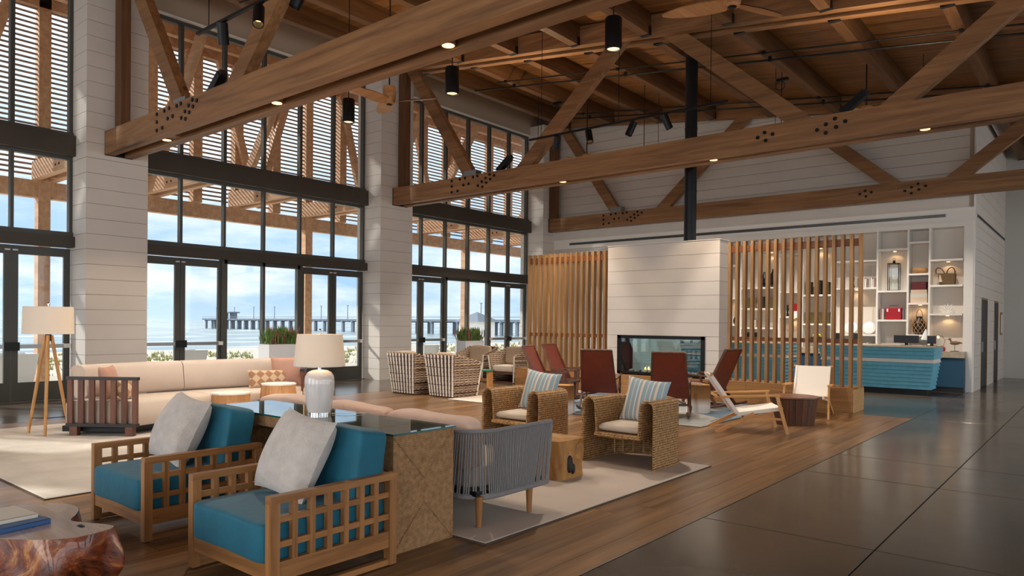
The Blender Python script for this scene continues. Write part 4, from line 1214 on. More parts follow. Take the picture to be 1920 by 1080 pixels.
on_sofa('rose_pillow', 'rose square pillow at the far end of the cream sofa', 4.20, 159.9, .69, .50, .48, .16, 'rose_pillow', .2, 0, 6)

# ------------------------------------------------------------------ tripod lamp, drum tables
def tripod():
    t = thing('tripod_lamp', 'oak tripod floor lamp with a wide linen drum shade', 'lamp', (-10.5, 3.3, .014))
    for k, (x, y) in enumerate(((-.20, -.16), (.22, -.10), (.0, .25))):
        obj('leg', MB().cyl((x, y, 0), (x*.14, y*.14, 1.27), .018, .022, n=10), 'oak_light', t, 40)
        obj('stretcher', MB().cyl((0, 0, .20), (x*.86, y*.86, .20), .006, n=6), 'black_metal', t)
    obj('hub', MB().cyl((0, 0, 1.2), (0, 0, 1.29), .035, n=14), 'black_metal', t, 40)
    obj('shade', MB().lathe([(.288, 1.29), (.28, 1.64), (.276, 1.64), (.284, 1.29)], n=40, cap=False), 'lamp_linen', t, 60)
    obj('stem', MB().cyl((0, 0, 1.29), (0, 0, 1.66), .006, n=8), 'chrome', t)
    obj('spider', MB().bar((-.278, 0, 1.62), (.278, 0, 1.62), .005, .005).bar((0, -.278, 1.62), (0, .278, 1.62), .005, .005), 'chrome', t)
    obj('finial', MB().lathe([(.004, 1.65), (.018, 1.665), (.018, 1.68), (.005, 1.70)], n=10), 'chrome', t, 60)
    obj('bulb', MB().lathe([(.012, 1.38), (.032, 1.43), (.03, 1.46), (.012, 1.49)], n=14), 'lamp_glow', t, 179)
    point_lamp(t, (0, 0, 1.44), 18, (1, .66, .36), .04)
tripod()
def drum_table(label, loc, r, h, taper):
    t = thing('faceted_table', label, 'side table', loc, .2, 'faceted oak drum tables')
    n = 10
    for k in range(n):
        a0, a1 = 2*PI*k/n, 2*PI*(k+1)/n
        rb = r*taper
        m = MB()
        q = [(rb*math.cos(a0), rb*math.sin(a0), .01), (rb*math.cos(a1), rb*math.sin(a1), .01), (r*.97*math.cos(a1), r*.97*math.sin(a1), h-.02), (r*.97*math.cos(a0), r*.97*math.sin(a0), h-.02)]
        qi = [(x*.9, y*.9, z) for x, y, z in q]
        m.add(q+qi, [(0, 1, 2, 3), (7, 6, 5, 4), (0, 4, 5, 1), (1, 5, 6, 2), (2, 6, 7, 3), (3, 7, 4, 0)])
        obj('facet', m, 'drum_oak', t)
    obj('top', MB().prism([(r*math.cos(2*PI*k/n), r*math.sin(2*PI*k/n)) for k in range(n)], h-.02, h), 'trim_white', t)
drum_table('faceted oak drum table with a white top, lower of the pair', (-9.42, 5.22, .015), .27, .48, .86)
drum_table('faceted oak drum table with a white top, taller one nearer the sofa', (-9.25, 5.86, .015), .25, .58, 1.2)
# ------------------------------------------------------------------ woven barrel chairs (front = -y)
def barrel_chair(label, loc, rz):
    t = thing('barrel_chair', label, 'armchair', loc, rz, 'woven barrel chairs')
    hb, ht, H = .33, .42, .84
    Hf = .66
    def corner(f, z): h = hb+(ht-hb)*z/H; return h*f
    # back panel: dark weave with upright white ropes
    def wall(nm, p0, p1, h0, h1, mat, th=.03):
        """vertical flared panel between plan directions p0 and p1 (unit square corners)"""
        m = MB(); nu, nv = 10, 10; vs = []
        for side in (0, 1):
            for i in range(nu+1):
                f = i/nu; hh = h0+(h1-h0)*f
                for j in range(nv+1):
                    z = .02+hh*j/nv; s = hb+(ht-hb)*z/H - side*th
                    bulge = 1+.05*math.sin(PI*f)
                    vs.append(((p0[0]+(p1[0]-p0[0])*f)*s*bulge, (p0[1]+(p1[1]-p0[1])*f)*s*bulge, z+(.012*math.sin(i*PI) if j == nv else 0)))
        V = nv+1; B = (nu+1)*V; fs = []
        for i in range(nu):
            for j in range(nv):
                a = i*V+j; fs.append((a, a+V, a+V+1, a+1)); fs.append((B+a, B+a+1, B+a+V+1, B+a+V))
            fs.append((i*V+nv, (i+1)*V+nv, B+(i+1)*V+nv, B+i*V+nv)); fs.append((i*V, B+i*V, B+(i+1)*V, (i+1)*V))
        for i in (0, nu):
            for j in range(nv): a = i*V+j; fs.append((a, a+1, B+a+1, B+a))
        m.add(vs, fs); return obj(nm, m, mat, t, 50)
    wall('back_panel', (1, 1), (-1, 1), H, H, 'barrel_dark')
    wall('side_panel', (1, -1), (1, 1), Hf, H, 'barrel_weave'); wall('side_panel', (-1, 1), (-1, -1), H, Hf, 'barrel_weave')
    for k in range(9):
        f = -1+2*(k+.35)/8.7
        pts = []
        for j in range(7):
            z = .03+(H-.02)*j/6; s = hb+(ht-hb)*z/H; b = 1+.05*math.sin(PI*(1-f)/2)
            pts.append((f*s*b, s*b+.012, z))
        obj('rope_upright', MB().tube(pts, .021, 6), 'rope_white', t, 60)
    for q in range(9):
        z = .08+.088*q; s = hb+(ht-hb)*z/H
        pts = []
        for j in range(19):
            f = -1+2*j/18; b = 1+.05*math.sin(PI*(1-f)/2)
            pts.append((f*s*b, s*b+(.030 if (j+q) % 2 else .004), z))
        obj('cross_cord', MB().tube(pts, .007, 5), 'barrel_dark', t)
    for s in (-1, 1):
        for z in (.10, .25, .55, .66):
            pts = []
            for j in range(13):
                f = j/12; y = -1+2*f; hh = hb+(ht-hb)*z/H; b = 1+.05*math.sin(PI*f)
                pts.append((s*(hh*b+.008), y*hh*b, z+.012*math.sin(j*PI)))
            obj('weave_band', MB().tube([(x, y, z+(.010 if i % 2 else -.010)) for i, (x, y, z) in enumerate(pts)], .015, 6), 'rope_tan' if z > .3 else 'barrel_dark', t, 60)
        pts = [(s*(hb+.01), -hb, .02), (s*(hb+(ht-hb)*Hf/H+.01), -(hb+(ht-hb)*Hf/H), Hf+.02)]
        obj('edge_rope', MB().tube(pts, .018, 8), 'rope_white', t, 60)
    # scalloped rim
    n = 22
    for k in range(n):
        f = (k+.5)/n
        if f < .3: q = f/.3; p = (1, -1+2*q); hh = Hf+(H-Hf)*q
        elif f < .7: q = (f-.3)/.4; p = (1-2*q, 1); hh = H
        else: q = (f-.7)/.3; p = (-1, 1-2*q); hh = H+(Hf-H)*q
        s = ht*1.0*(hb+(ht-hb)*hh/H)/ht
        obj('rim_knot', MB().soft((p[0]*s, p[1]*s, hh+.02), (.055, .055, .05), .9, 3), 'rope_tan', t, 179)
    obj('seat_frame', MB().bb(-hb+.02, hb-.02, -hb, hb-.02, .22, .28), 'dark_stain', t)
    obj('foot_rail', MB().bb(-hb, hb, -hb, hb, 0, .03), 'dark_stain', t)
    obj('seat_cushion', MB().soft((0, -.03, .36), (.66, .68, .17), .25, 8), 'oat_cushion', t, 179)
    obj('back_cushion', MB().soft((0, 0, 0), (.62, .16, .46), .4, 8).xf(Matrix.Translation((0, .24, .67)) @ RX(-.18)), 'beige_cushion', t, 179)
    return t
plain('barrel_dark', srgb(80, 52, 44), .85, var=.25, vscale=40, bump=.6, bscale=60)
plain('rope_tan', srgb(170, 144, 118), .85, var=.15, vscale=40, bump=.5, bscale=60)
b0 = barrel_chair('woven barrel chair with white rope back beside the middle pillar', (-11.28, 10.42, 0), PI)
copy_tree(b0, 'woven barrel chair with white rope back nearer the rattan armchair', (-10.22, 10.50, 0), PI)
copy_tree(b0, 'woven barrel chair turned to the room next to the white planter', (-12.75, 13.95, .0), .25)
copy_tree(b0, 'woven barrel chair turned to the room next to the slatted screen', (-11.62, 14.0, .0), .05)
st = thing('green_top_stool', 'small oak stool with a green top between the barrel chairs', 'stool', (-10.75, 12.0, 0), .3)
obj('top', MB().bb(-.2, .2, -.16, .16, .42, .45), 'green_paint', st)
for s in (-1, 1): obj('leg', MB().bb(s*.16-.02, s*.16+.02, -.13, .13, 0, .42), 'oak_light', st)
obj('stretcher', MB().bb(-.14, .14, -.02, .02, .2, .26), 'oak_light', st)
plain('green_paint', srgb(58, 130, 96), .5)

# ------------------------------------------------------------------ leather sling rocking chairs (front = -y)
def sheet(pts_l, pts_r, th):
    """sling between two side polylines"""
    m = MB(); n = len(pts_l); L_ = [Vector(p) for p in pts_l]; R_ = [Vector(p) for p in pts_r]
    nr = []
    for i in range(n):
        tv = L_[min(i+1, n-1)]-L_[max(i-1, 0)]; nr.append(tv.cross(R_[i]-L_[i]).normalized()*th)
    vs = [tuple(p) for p in L_]+[tuple(p) for p in R_]+[tuple(p+q) for p, q in zip(L_, nr)]+[tuple(p+q) for p, q in zip(R_, nr)]
    fs = []
    for i in range(n-1):
        fs += [(i, i+1, n+i+1, n+i), (2*n+i, 3*n+i, 3*n+i+1, 2*n+i+1), (i, 2*n+i, 2*n+i+1, i+1), (n+i, n+i+1, 3*n+i+1, 3*n+i)]
    fs += [(0, n, 3*n, 2*n), (n-1, 3*n-1, 4*n-1, 2*n-1)]
    return m.add(vs, fs)
def rocker(label, loc, rz):
    t = thing('leather_rocker', label, 'rocking chair', loc, rz, 'leather rocking chairs')
    back = [(.50, 1.04), (.40, .80), (.28, .54), (.17, .31)]
    seat = [(.17, .31), (.0, .315), (-.20, .35), (-.42, .42)]
    wt = lambda z: .235+.055*(1.04-z)/.7
    obj('back_sling', sheet([(-wt(z), y, z) for y, z in back], [(wt(z), y, z) for y, z in back], .012), 'leather', t, 60)
    obj('seat_sling', sheet([(-.27, y, z) for y, z in seat], [(.27, y, z) for y, z in seat], .012), 'leather', t, 60)
    for s in (-1, 1):
        obj('back_stile', MB().bar((s*(wt(1.05)+.015), .51, 1.06), (s*.30, .10, .24), .03, .045, up=(0, 1, .4)), 'walnut', t)
        obj('seat_rail', MB().bar((s*.29, .17, .33), (s*.29, -.45, .41), .03, .045), 'walnut', t)
        obj('front_leg', MB().bar((s*.29, -.36, .62), (s*.30, -.33, .07), .03, .045, up=(0, 1, 0)), 'walnut', t)
        obj('rear_leg', MB().bar((s*.29, .12, .36), (s*.30, .36, .075), .03, .045, up=(0, 1, 0)), 'walnut', t)
        obj('arm', MB().bar((s*.29, -.42, .60), (s*.285, .28, .56), .055, .025), 'walnut', t)
        pts = [(s*.30, -.52+1.12*k/10, .025+.10*((k/10-.48)*2)**2*.9) for k in range(11)]
        obj('runner', MB().tube(pts, .022, 6), 'walnut', t, 60)
    obj('top_rail', MB().cyl((-.25, .505, 1.05), (.25, .505, 1.05), .02, n=8), 'walnut', t, 60)
    obj('front_rail', MB().cyl((-.29, -.43, .42), (.29, -.43, .42), .018, n=8), 'walnut', t, 60)
    obj('stretcher', MB().bar((-.29, .1, .20), (.29, .1, .20), .03, .03), 'walnut', t)
    return t
k0 = rocker('leather sling rocking chair seen from behind, between the two dipped stumps', (-6.72, 10.55, .014), PI+.42)
copy_tree(k0, 'leather sling rocking chair seen from behind, directly before the fire glass', (-5.42, 10.62, .014), PI+.40)
copy_tree(k0, 'leather sling rocking chair seen sideways beside the white sling chair', (-5.55, 12.35, .014), -PI/2-.15)
copy_tree(k0, 'leather sling rocking chair seen sideways, nearest the barrel chairs', (-7.98, 10.85, .014), PI/2+.25)
copy_tree(k0, 'leather sling rocking chair seen sideways, nearest the slatted screen', (-8.42, 12.05, .014), PI/2+.1)

def dipped_stump(label, loc, seed):
    t = thing('dipped_stump', label, 'side table', loc, 0, 'white dipped log side tables')
    rr = random.Random(seed); n = 48; H = .47
    lob = [rr.uniform(.9, 1.08) for _ in range(16)]
    def fn(u, v):
        a = 2*PI*u; k = u*16; i = int(k) % 16; f = k-int(k)
        r = .185*(lob[i]*(1-f)+lob[(i+1) % 16]*f)*(1+.05*abs(math.sin(PI*k)))
        return (r*math.cos(a), r*math.sin(a), H*v)
    m = MB(); m.grid(fn, 64, 6, wrap_u=True); m.add([fn(k/64, 1) for k in range(64)], [tuple(range(64))])
    obj('log', m, 'dip_paint', t, 40)
    obj('top_disc', MB().prism([(.93*fn(k/32, 1)[0], .93*fn(k/32, 1)[1]) for k in range(32)], H, H+.006), 'stump_wood', t)
dipped_stump('log side table with white dipped base behind the rattan pillow', (-6.98, 9.78, .0), 1)
dipped_stump('log side table with white dipped base between the leather rockers', (-5.33, 11.45, .014), 2)
bk = obj('paperback', MB().bb(-.1, .1, -.07, .07, 0, .02), 'book_grey', loc=(-5.36, 11.42, .49)); bk.rotation_euler = (0, 0, .5)
tag(bk, 'grey paperback lying on the white dipped log table', 'book')
plain('book_grey', srgb(150, 154, 156), .7)

# ------------------------------------------------------------------ white sling lounge chairs (front = -y)
def lounge(label, loc, rz):
    t = thing('canvas_lounge_chair', label, 'lounge chair', loc, rz, 'white canvas lounge chairs')
    back = [(.56, .80), (.46, .64), (.35, .47), (.24, .31), (.18, .265)]
    seat = [(.18, .265), (.0, .275), (-.2, .31), (-.38, .36)]
    bw, sw = .285, .285
    obj('back_canvas', sheet([(-bw, y, z) for y, z in back], [(bw, y, z) for y, z in back], .014), 'canvas_white', t, 60)
    obj('seat_canvas', sheet([(-sw, y, z) for y, z in seat], [(sw, y, z) for y, z in seat], .014), 'canvas_white', t, 60)
    for s in (-1, 1):
        obj('back_hem', MB().bar((s*(bw-.02), .565, .80), (s*(bw-.02), .20, .27), .035, .05, up=(0, 1, .6)), 'canvas_white', t)
        obj('seat_hem', MB().bar((s*(sw-.02), .20, .255), (s*(sw-.02), -.385, .345), .035, .05), 'canvas_white', t)
        obj('arm', MB().bar((s*.33, .44, .50), (s*.345, -.36, .535), .055, .024), 'oak_light_y', t)
        obj('front_leg', MB().bar((s*.34, -.32, .525), (s*.35, -.46, 0), .028, .045, up=(0, 1, 0)), 'oak_light', t)
        obj('rear_leg', MB().bar((s*.31, -.02, .27), (s*.33, .50, 0), .028, .05, up=(0, .5, 1)), 'oak_light_y', t)
        obj('stretcher', MB().bar((s*.31, .05, .24), (s*.33, -.40, .20), .022, .03), 'oak_light_y', t)
        obj('rod_cap', MB().cyl((s*(bw-.0), .565, .80), (s*(bw+.03), .565, .80), .02, n=10), 'oak_light', t, 60)
        obj('rod_cap', MB().cyl((s*.28, -.385, .355), (s*.33, -.385, .355), .02, n=10), 'oak_light', t, 60)
    obj('cross_rail', MB().bar((-.33, .10, .22), (.33, .10, .22), .03, .03), 'oak_light', t)
    obj('cross_rail', MB().bar((-.32, .47, .49), (.32, .47, .49), .02, .03), 'oak_light', t)
    return t
wood('oak_light_y', srgb(186, 126, 66), srgb(216, 160, 96), 'y', 18, .5, .06, stretch=.08)
l0 = lounge('white canvas oak lounge chair seen in profile', (-3.92, 10.08, 0), math.radians(122))
copy_tree(l0, 'white canvas oak lounge chair facing the room beside the oak plinth', (-3.80, 12.42, 0), .18)
def coffee_drum():
    t = thing('round_coffee_table', 'dark walnut drum coffee table between the white lounge chairs', 'table', (-3.66, 11.22, 0))
    n = 22
    for k in range(n):
        a0, a1 = 2*PI*k/n, 2*PI*(k+1)/n-.012
        q = []
        for r, z in ((.30, 0), (.35, .40)):
            q += [(r*math.cos(a0), r*math.sin(a0), z), (r*math.cos(a1), r*math.sin(a1), z)]
        qi = [(x*.9, y*.9, z) for x, y, z in q]
        m = MB().add(q+qi, [(0, 1, 3, 2), (4, 6, 7, 5), (0, 4, 5, 1), (2, 3, 7, 6), (0, 2, 6, 4), (1, 5, 7, 3)])
        obj('stave', m, 'walnut', t)
    obj('top', MB().lathe([(.0, .40), (.345, .40), (.365, .41), (.36, .43), (.0, .43)], n=44, cap=False), 'walnut_top', t, 40)
wood('walnut_top', srgb(92, 58, 40), srgb(136, 92, 66), 'x', 12, .35, .03, stretch=.07)
coffee_drum()

# ------------------------------------------------------------------ burl slab table with books
def burl_table():
    t = thing('burl_coffee_table', 'glossy burl root coffee table with a live edge in the lower corner', 'table', (-4.95, 1.02, 0))
    rr = random.Random(9)
    base = [(1.04, .46), (1.05, .34), (.98, .22), (.88, .14), (.76, .06), (.5, -.08), (.15, -.28), (-.25, -.42), (-.6, -.42), (-.85, -.25), (-.85, -.02), (-.6, .10), (-.25, .15), (.02, .22), (.14, .36), (.23, .50), (.34, .55), (.46, .55), (.58, .50), (.70, .43), (.80, .46), (.92, .52), (1.0, .53)]
    # closed smooth outline
    n = 120
    def out(u):
        k = u*len(base); i = int(k) % len(base); f = k-int(k)
        p = [Vector(base[(i+d) % len(base)]) for d in (-1, 0, 1, 2)]
        return .5*((2*p[1])+(-p[0]+p[2])*f+(2*p[0]-5*p[1]+4*p[2]-p[3])*f*f+(-p[0]+3*p[1]-3*p[2]+p[3])*f**3)
    ph = [rr.uniform(0, 6) for _ in range(8)]
    def side(u, v):
        q = out(u); c = Vector((.0, .1))
        z = .42*v
        k = 1+.05*math.sin(PI*min(v*1.0, 1))-.16*(1-v)**1.6
        a = 2*PI*u
        k += .035*math.sin(7*a+ph[0]+2*v)*math.sin(PI*v)+.02*math.sin(15*a+ph[1]-4*v)*math.sin(PI*v)
        p = c+(q-c)*k
        return (p.x, p.y, z)
    m = MB(); m.grid(side, n, 16, wrap_u=True)
    obj('root_body', m, 'burl_wood', t, 179)
    top = [(Vector((0, .1))+(out(k/n)-Vector((0, .1)))*.995) for k in range(n)]
    obj('polished_top', MB().prism([(p.x, p.y) for p in top], .405, .422), 'burl_top', t)
    for (x, y, w, d) in ((.86, .42, .07, .03), (.56, .08, .14, .05)):
        obj('hollow', MB().soft((x, y, .418), (w, d, .02), .8, 5), 'black_matte', t, 179, label='dark hollow in the polished top')
burl_table()
plain('paper', srgb(238, 234, 226), .8)
def hardback(label, loc, rz, w, d, h, cover):
    t = thing('hardback_book', label, 'book', loc, rz, 'books on the burl table')
    obj('cover', MB().bb(-w/2, w/2, -d/2, d/2, 0, .003).bb(-w/2, w/2, -d/2, d/2, h-.003, h).bb(-w/2, w/2, -d/2, -d/2+.003, 0, h), cover, t)
    obj('pages', MB().bb(-w/2+.004, w/2-.006, -d/2+.003, d/2-.006, .003, h-.003), 'paper', t)
plain('cover_blue', srgb(54, 96, 150), .45); plain('cover_cream', srgb(226, 216, 200), .5)
hardback('blue covered hardback at the bottom of the pile on the burl table', (-4.40, 1.20, .422), PI/2+.19, .26, .32, .026, 'cover_blue')
hardback('cream covered hardback lying on top of the blue book', (-4.46, 1.19, .448), PI/2+.10, .23, .28, .022, 'cover_cream')

# ------------------------------------------------------------------ indoor planters
def planter(label, loc, seed):
    t = thing('indoor_planter', label, 'planter', loc, 0, 'white planters along the glass')
    obj('box', MB().bb(-.22, .22, -.40, .40, 0, .95), 'planter_white', t)
    obj('rim', MB().bb(-.225, .225, -.405, -.38, .95, .965).bb(-.225, .225, .38, .405, .95, .965).bb(-.225, -.2, -.38, .38, .95, .965).bb(.2, .225, -.38, .38, .95, .965), 'planter_white', t)
    rr = random.Random(seed)
    p = thing('potted_plant', label.replace('tall white box planter', 'leafy green and red plant growing in the white planter'), 'plant', loc, 0, 'plants in the indoor planters')
    g, r = MB(), MB()
    for k in range(420):
        x, y = rr.uniform(-.2, .2), rr.uniform(-.37, .37); h = rr.uniform(.14, .46); a = rr.uniform(0, 6.28); l = rr.uniform(.05, .16); w = rr.uniform(.012, .03)
        b = Vector((x, y, .955)); tip = b+Vector((math.cos(a)*l, math.sin(a)*l, h)); mid = b+(tip-b)*.55+Vector((0, 0, .03)); s = Vector((-math.sin(a), math.cos(a), 0))*w
        (r if k % 4 == 0 else g).add([b-s*.3, b+s*.3, mid+s, tip, mid-s], [(0, 1, 2, 4), (4, 2, 3)])
    obj('green_leaves', g, 'leaf_green', p, kind='stuff'); obj('red_leaves', r, 'leaf_red', p, kind='stuff')
plain('leaf_green', srgb(104, 136, 66), .6, var=.3, vscale=20); plain('leaf_red', srgb(178, 92, 96), .6, var=.3, vscale=20)
planter('tall white box planter behind the cream sofa', (-14.72, 9.34, 0), 1)
planter('tall white box planter behind the barrel chairs', (-14.68, 15.75, 0), 2)

# ------------------------------------------------------------------ ceiling fittings
LAMP = 170
def pendant(label, x, y):
    zc = 5.62
    t = thing('cylinder_pendant', label, 'pendant lamp', (x, y, zc), 0, 'black cylinder pendants')
    obj('housing', MB().lathe([(.10, -.22), (.118, -.22), (.12, -.21), (.12, .22), (.11, .235), (.0, .235)], n=24, cap=False), 'black_metal', t, 40)
    obj('reflector', MB().lathe([(.098, -.215), (.07, -.17), (.0, -.165)], n=20, cap=False), 'steel', t, 60)
    obj('lens', MB().cyl((0, 0, -.20), (0, 0, -.195), .085, n=20), 'lamp_glow', t)
    obj('stem', MB().cyl((0, 0, .23), (0, 0, roof(x)+DECK-zc), .009, n=6), 'black_metal', t)
    obj('ceiling_cup', MB().cyl((0, 0, roof(x)+DECK-zc-.05), (0, 0, roof(x)+DECK-zc), .06, n=12), 'black_metal', t, 40)
    point_lamp(t, (0, 0, -.23), LAMP*3, (1, .90, .78), .07, spot=110, aim=(0, 0, -1))
for x, nm in ((-11.45, 'nearest the sea wall'), (-8.62, 'in the middle of the first bay'), (-5.42, 'highest in the picture')): pendant('black cylinder pendant lamp in the first bay, '+nm, x, 8.75)
for x, nm in ((-12.1, 'nearest the sea wall'), (-8.8, 'left of the flue pipe'), (-5.44, 'right of the flue pipe')): pendant('black cylinder pendant lamp behind the middle truss, '+nm, x, 15.68)
def fan(label, x, y, rz):
    z = 5.72
    t = thing('ceiling_fan', label, 'fan', (x, y, z), rz, 'wooden ceiling fans')
    obj('motor_body', MB().lathe([(.02, -.03), (.10, -.02), (.115, .04), (.125, .14), (.13, .24), (.11, .31), (.03, .33)], n=24), 'fan_wood', t, 50)
    zt = roof(x)+DECK-z
    obj('down_rod', MB().cyl((0, 0, .32), (0, 0, zt-.02), .014, n=8), 'black_metal', t, 40)
    obj('canopy', MB().lathe([(.015, zt-.16), (.07, zt-.13), (.085, zt-.05), (.085, zt)], n=18), 'black_metal', t, 60)
    for k in range(3):
        a = 2*PI*k/3
        m = MB()
        def fn(u, v):
            r = .09+.86*u; w = .05+.085*math.sin(PI*min(1, u*.75+.22)); w *= (1-max(0, u-.9)*6)
            yv = (v-.5)*2*w; tw = .32*(1-.5*u)
            p = Vector((r, yv*math.cos(tw), .015+.035*u+yv*math.sin(tw)))
            return RZ(a) @ p
        def fn2(u, v): p = fn(u, 1-v); return Vector((p.x, p.y, p.z+.014))
        m.grid(fn2, 14, 4); m.grid(fn, 14, 4)
        obj('blade', m, 'fan_wood', t, 60)
    obj('hub_cap', MB().lathe([(.045, -.045), (.06, -.03), (.04, -.028)], n=16), 'black_metal', t, 60)
wood('fan_wood', srgb(176, 122, 74), srgb(208, 156, 104), 'x', 10, .45, .04, stretch=.1)
fan('three blade wooden ceiling fan below the nearest truss', -10.65, 9.1, .55)
fan('three blade wooden ceiling fan at the top edge of the picture', -3.82, 9.1, 1.2)
fan('three blade wooden ceiling fan behind the middle truss left of the flue', -10.7, 16.0, .5)
fan('three blade wooden ceiling fan behind the middle truss right of the flue', -3.82, 16.0, .5)
def track(label, y, x0, x1, heads, z=5.26, aim=None, pw=1.5):
    t = thing('track_light', label, 'track light', (0, y, z), 0, 'black spotlight tracks')
    obj('rail', MB().bb(x0, x1, -.02, .02, -.018, .018), 'black_metal', t)
    for x in (x0+.3, (x0+x1)/2, x1-.3): obj('hanger', MB().cyl((x, 0, .018), (x, 0, roof(x)+DECK-z), .006, n=6), 'black_metal', t)
    for i, x in enumerate(heads):
        d = Vector((.35 if i % 2 else -.35, -.25 if i % 3 else .3, -1)).normalized()
        if aim: d = Vector(aim).normalized()
        c = Vector((x, 0, -.16))
        obj('yoke', MB().cyl((x, 0, -.018), (x, 0, -.10), .012, n=8), 'black_metal', t)
        h = obj('spot_head', MB().cyl(c-d*.13, c+d*.13, .066, n=18, caps=False).cyl(c-d*.131, c-d*.128, .066, n=18).cyl(c+d*.128, c-d*.1, .060, n=18, caps=False), 'black_metal', t, 40)
        obj('lens', MB().cyl(c+d*.02, c+d*.03, .058, n=16), 'lamp_glow', h)
        point_lamp(t, c+d*.16, LAMP*pw, (1, .90, .78), .05, spot=75, aim=d)
track('black spotlight track in front of the nearest truss', 4.60, -9.22, -3.0, (-8.56, -7.74, -6.92))
track('black spotlight track in front of the middle truss', 11.53, -9.12, -4.9, (-8.43, -7.66, -6.74, -6.02))
track('added black spotlight track hidden behind the middle truss to brighten the reception desk', 16.6, -9.2, -2.6, (-8.6, -7.1, -5.6, -4.3, -3.1), 5.95, (0, .30, -1), 2.0)  # extra track, put in out of sight to brighten desk and shelves
for x, y, wh in ((-12.43, 5.68, 'nearest truss, next to the pillar'), (-9.06, 5.68, 'nearest truss, left of the fan'), (-5.66, 5.68, 'nearest truss, right of the fan'), (-9.1, 12.69, 'middle truss, left of the flue'), (-5.65, 12.69, 'middle truss, right of the flue'), (-2.18, 12.69, 'middle truss, above the reception desk')):
    t = thing('recessed_downlight', 'small warm downlight recessed under the '+wh, 'downlight', (x, y, 4.585), 0, 'downlights in the truss chords')
    obj('housing', MB().cyl((0, 0, .0), (0, 0, .2), .082, n=16), 'timber_x', t, 40)
    obj('lens', MB().cyl((0, 0, -.004), (0, 0, .0), .07, n=16), 'lamp_glow', t)
    point_lamp(t, (0, 0, -.03), LAMP*.9, (1, .76, .5), .05, spot=100, aim=(0, 0, -1))
def uplight(label, x, y, ax):
    t = thing('truss_uplight', label, 'uplight', (x, y, 5.02), 0, 'uplights on the truss chords')
    obj('body', MB().bar((0, 0, .03), (ax*.36, 0, .30), .13, .12), 'black_metal', t)
    d = Vector((ax*.36, 0, .27)).normalized()
    obj('hood', MB().bar(Vector((ax*.36, 0, .30)), Vector((ax*.36, 0, .30))+d*.05, .10, .09), 'black_matte', t)
    point_lamp(t, Vector((ax*.36, 0, .30))+d*.12, UP*(1.1 if x < -8 else .45), (1, .76, .48), .08, spot=150, aim=(ax*.3, 0, 1))
UP = 250
for y, nm in ((5.3, 'nearest'), (12.3, 'middle')):
    for x, wh in ((-10.95, 'left part of the'), (-3.4, 'right part of the')):
        uplight('black uplight standing on the %s %s truss' % (wh, nm), x, y+.38, 1)
def pipes():
    for i, (y, dz, r, lb) in enumerate(((7.15, -.04, .016, 'thin black conduit under the purlins of the first bay'), (7.5, -.10, .022, 'black sprinkler pipe under the purlins of the first bay'),
                                        (14.05, -.04, .016, 'thin black conduit under the purlins behind the middle truss'), (14.4, -.08, .022, 'black sprinkler pipe under the purlins behind the middle truss'),
                                        (17.6, -.04, .016, 'thin black conduit under the purlins before the back wall'), (17.95, -.08, .022, 'black sprinkler pipe under the purlins before the back wall'))):
        t = thing('ceiling_pipe', lb, 'pipe', (0, y, 0), 0, 'pipes below the ceiling')
        x0, x1 = -13.3 if i % 2 else -12.2, 7.5
        obj('pipe', MB().cyl((x0, 0, roof(x0)+dz), (x1, 0, roof(x1)+dz), r, n=8), 'black_metal', t, 40)
        for k in range(4):
            x = -13.62+1.67*(2*k+1.02)
            obj('clip', MB().bb(x-.03, x+.03, -.03, .03, roof(x)+dz-.03, roof(x)+.0), 'black_metal', t)
pipes()
for x, y, wh in ((-12.1, 10.2, 'the fan of the first bay'), (-11.9, 16.3, 'the spotlight track'), (-5.5, 15.9, 'the flue pipe')):
    t = thing('purlin_clamp', 'black cable clamp with a loop on a purlin near '+wh, 'clamp', (x, y, roof(x)-.02), 0, 'black clamps on the purlins')
    obj('jaw', MB().bb(-.12, .12, -.05, .05, -.06, .0), 'black_metal', t)
    obj('loop', MB().tube([(.10*math.cos(a*PI/8)-.05, 0, -.15+.10*math.sin(a*PI/8)) for a in range(16)], .008, 5, True), 'black_metal', t)

# ------------------------------------------------------------------ things on the shelves and desks
plain('red_box', srgb(158, 14, 30), .45); plain('maroon', srgb(92, 24, 28), .55); plain('natural_wicker', srgb(176, 134, 88), .8, var=.2, vscale=40, bump=.7, bscale=60)
plain('tan_box', srgb(214, 190, 164), .7); plain('brown_bag', srgb(112, 88, 58), .8, var=.15, vscale=40, bump=.6, bscale=70); plain('screen_black', srgb(14, 18, 24), .25)
plain('white_glaze', srgb(228, 230, 230), .3); plain('olive_fibre', srgb(86, 76, 40), .8, var=.3, vscale=30); plain('yellow_fruit', srgb(214, 200, 60), .5, var=.3, vscale=30)
plain('bird_wood', srgb(120, 92, 72), .7); plain('coral_white', srgb(232, 226, 218), .7); plain('book_a', srgb(210, 204, 196), .7); plain('book_b', srgb(150, 118, 110), .7); plain('book_c', srgb(92, 96, 104), .7)
def sobj(name, label, cat, loc, rz=0, group=None): return thing(name, label, cat, loc, rz, group)
YS = 19.74
ORD = ['first', 'second', 'third', 'fourth', 'fifth', 'sixth', 'seventh', 'eighth', 'ninth', 'tenth']
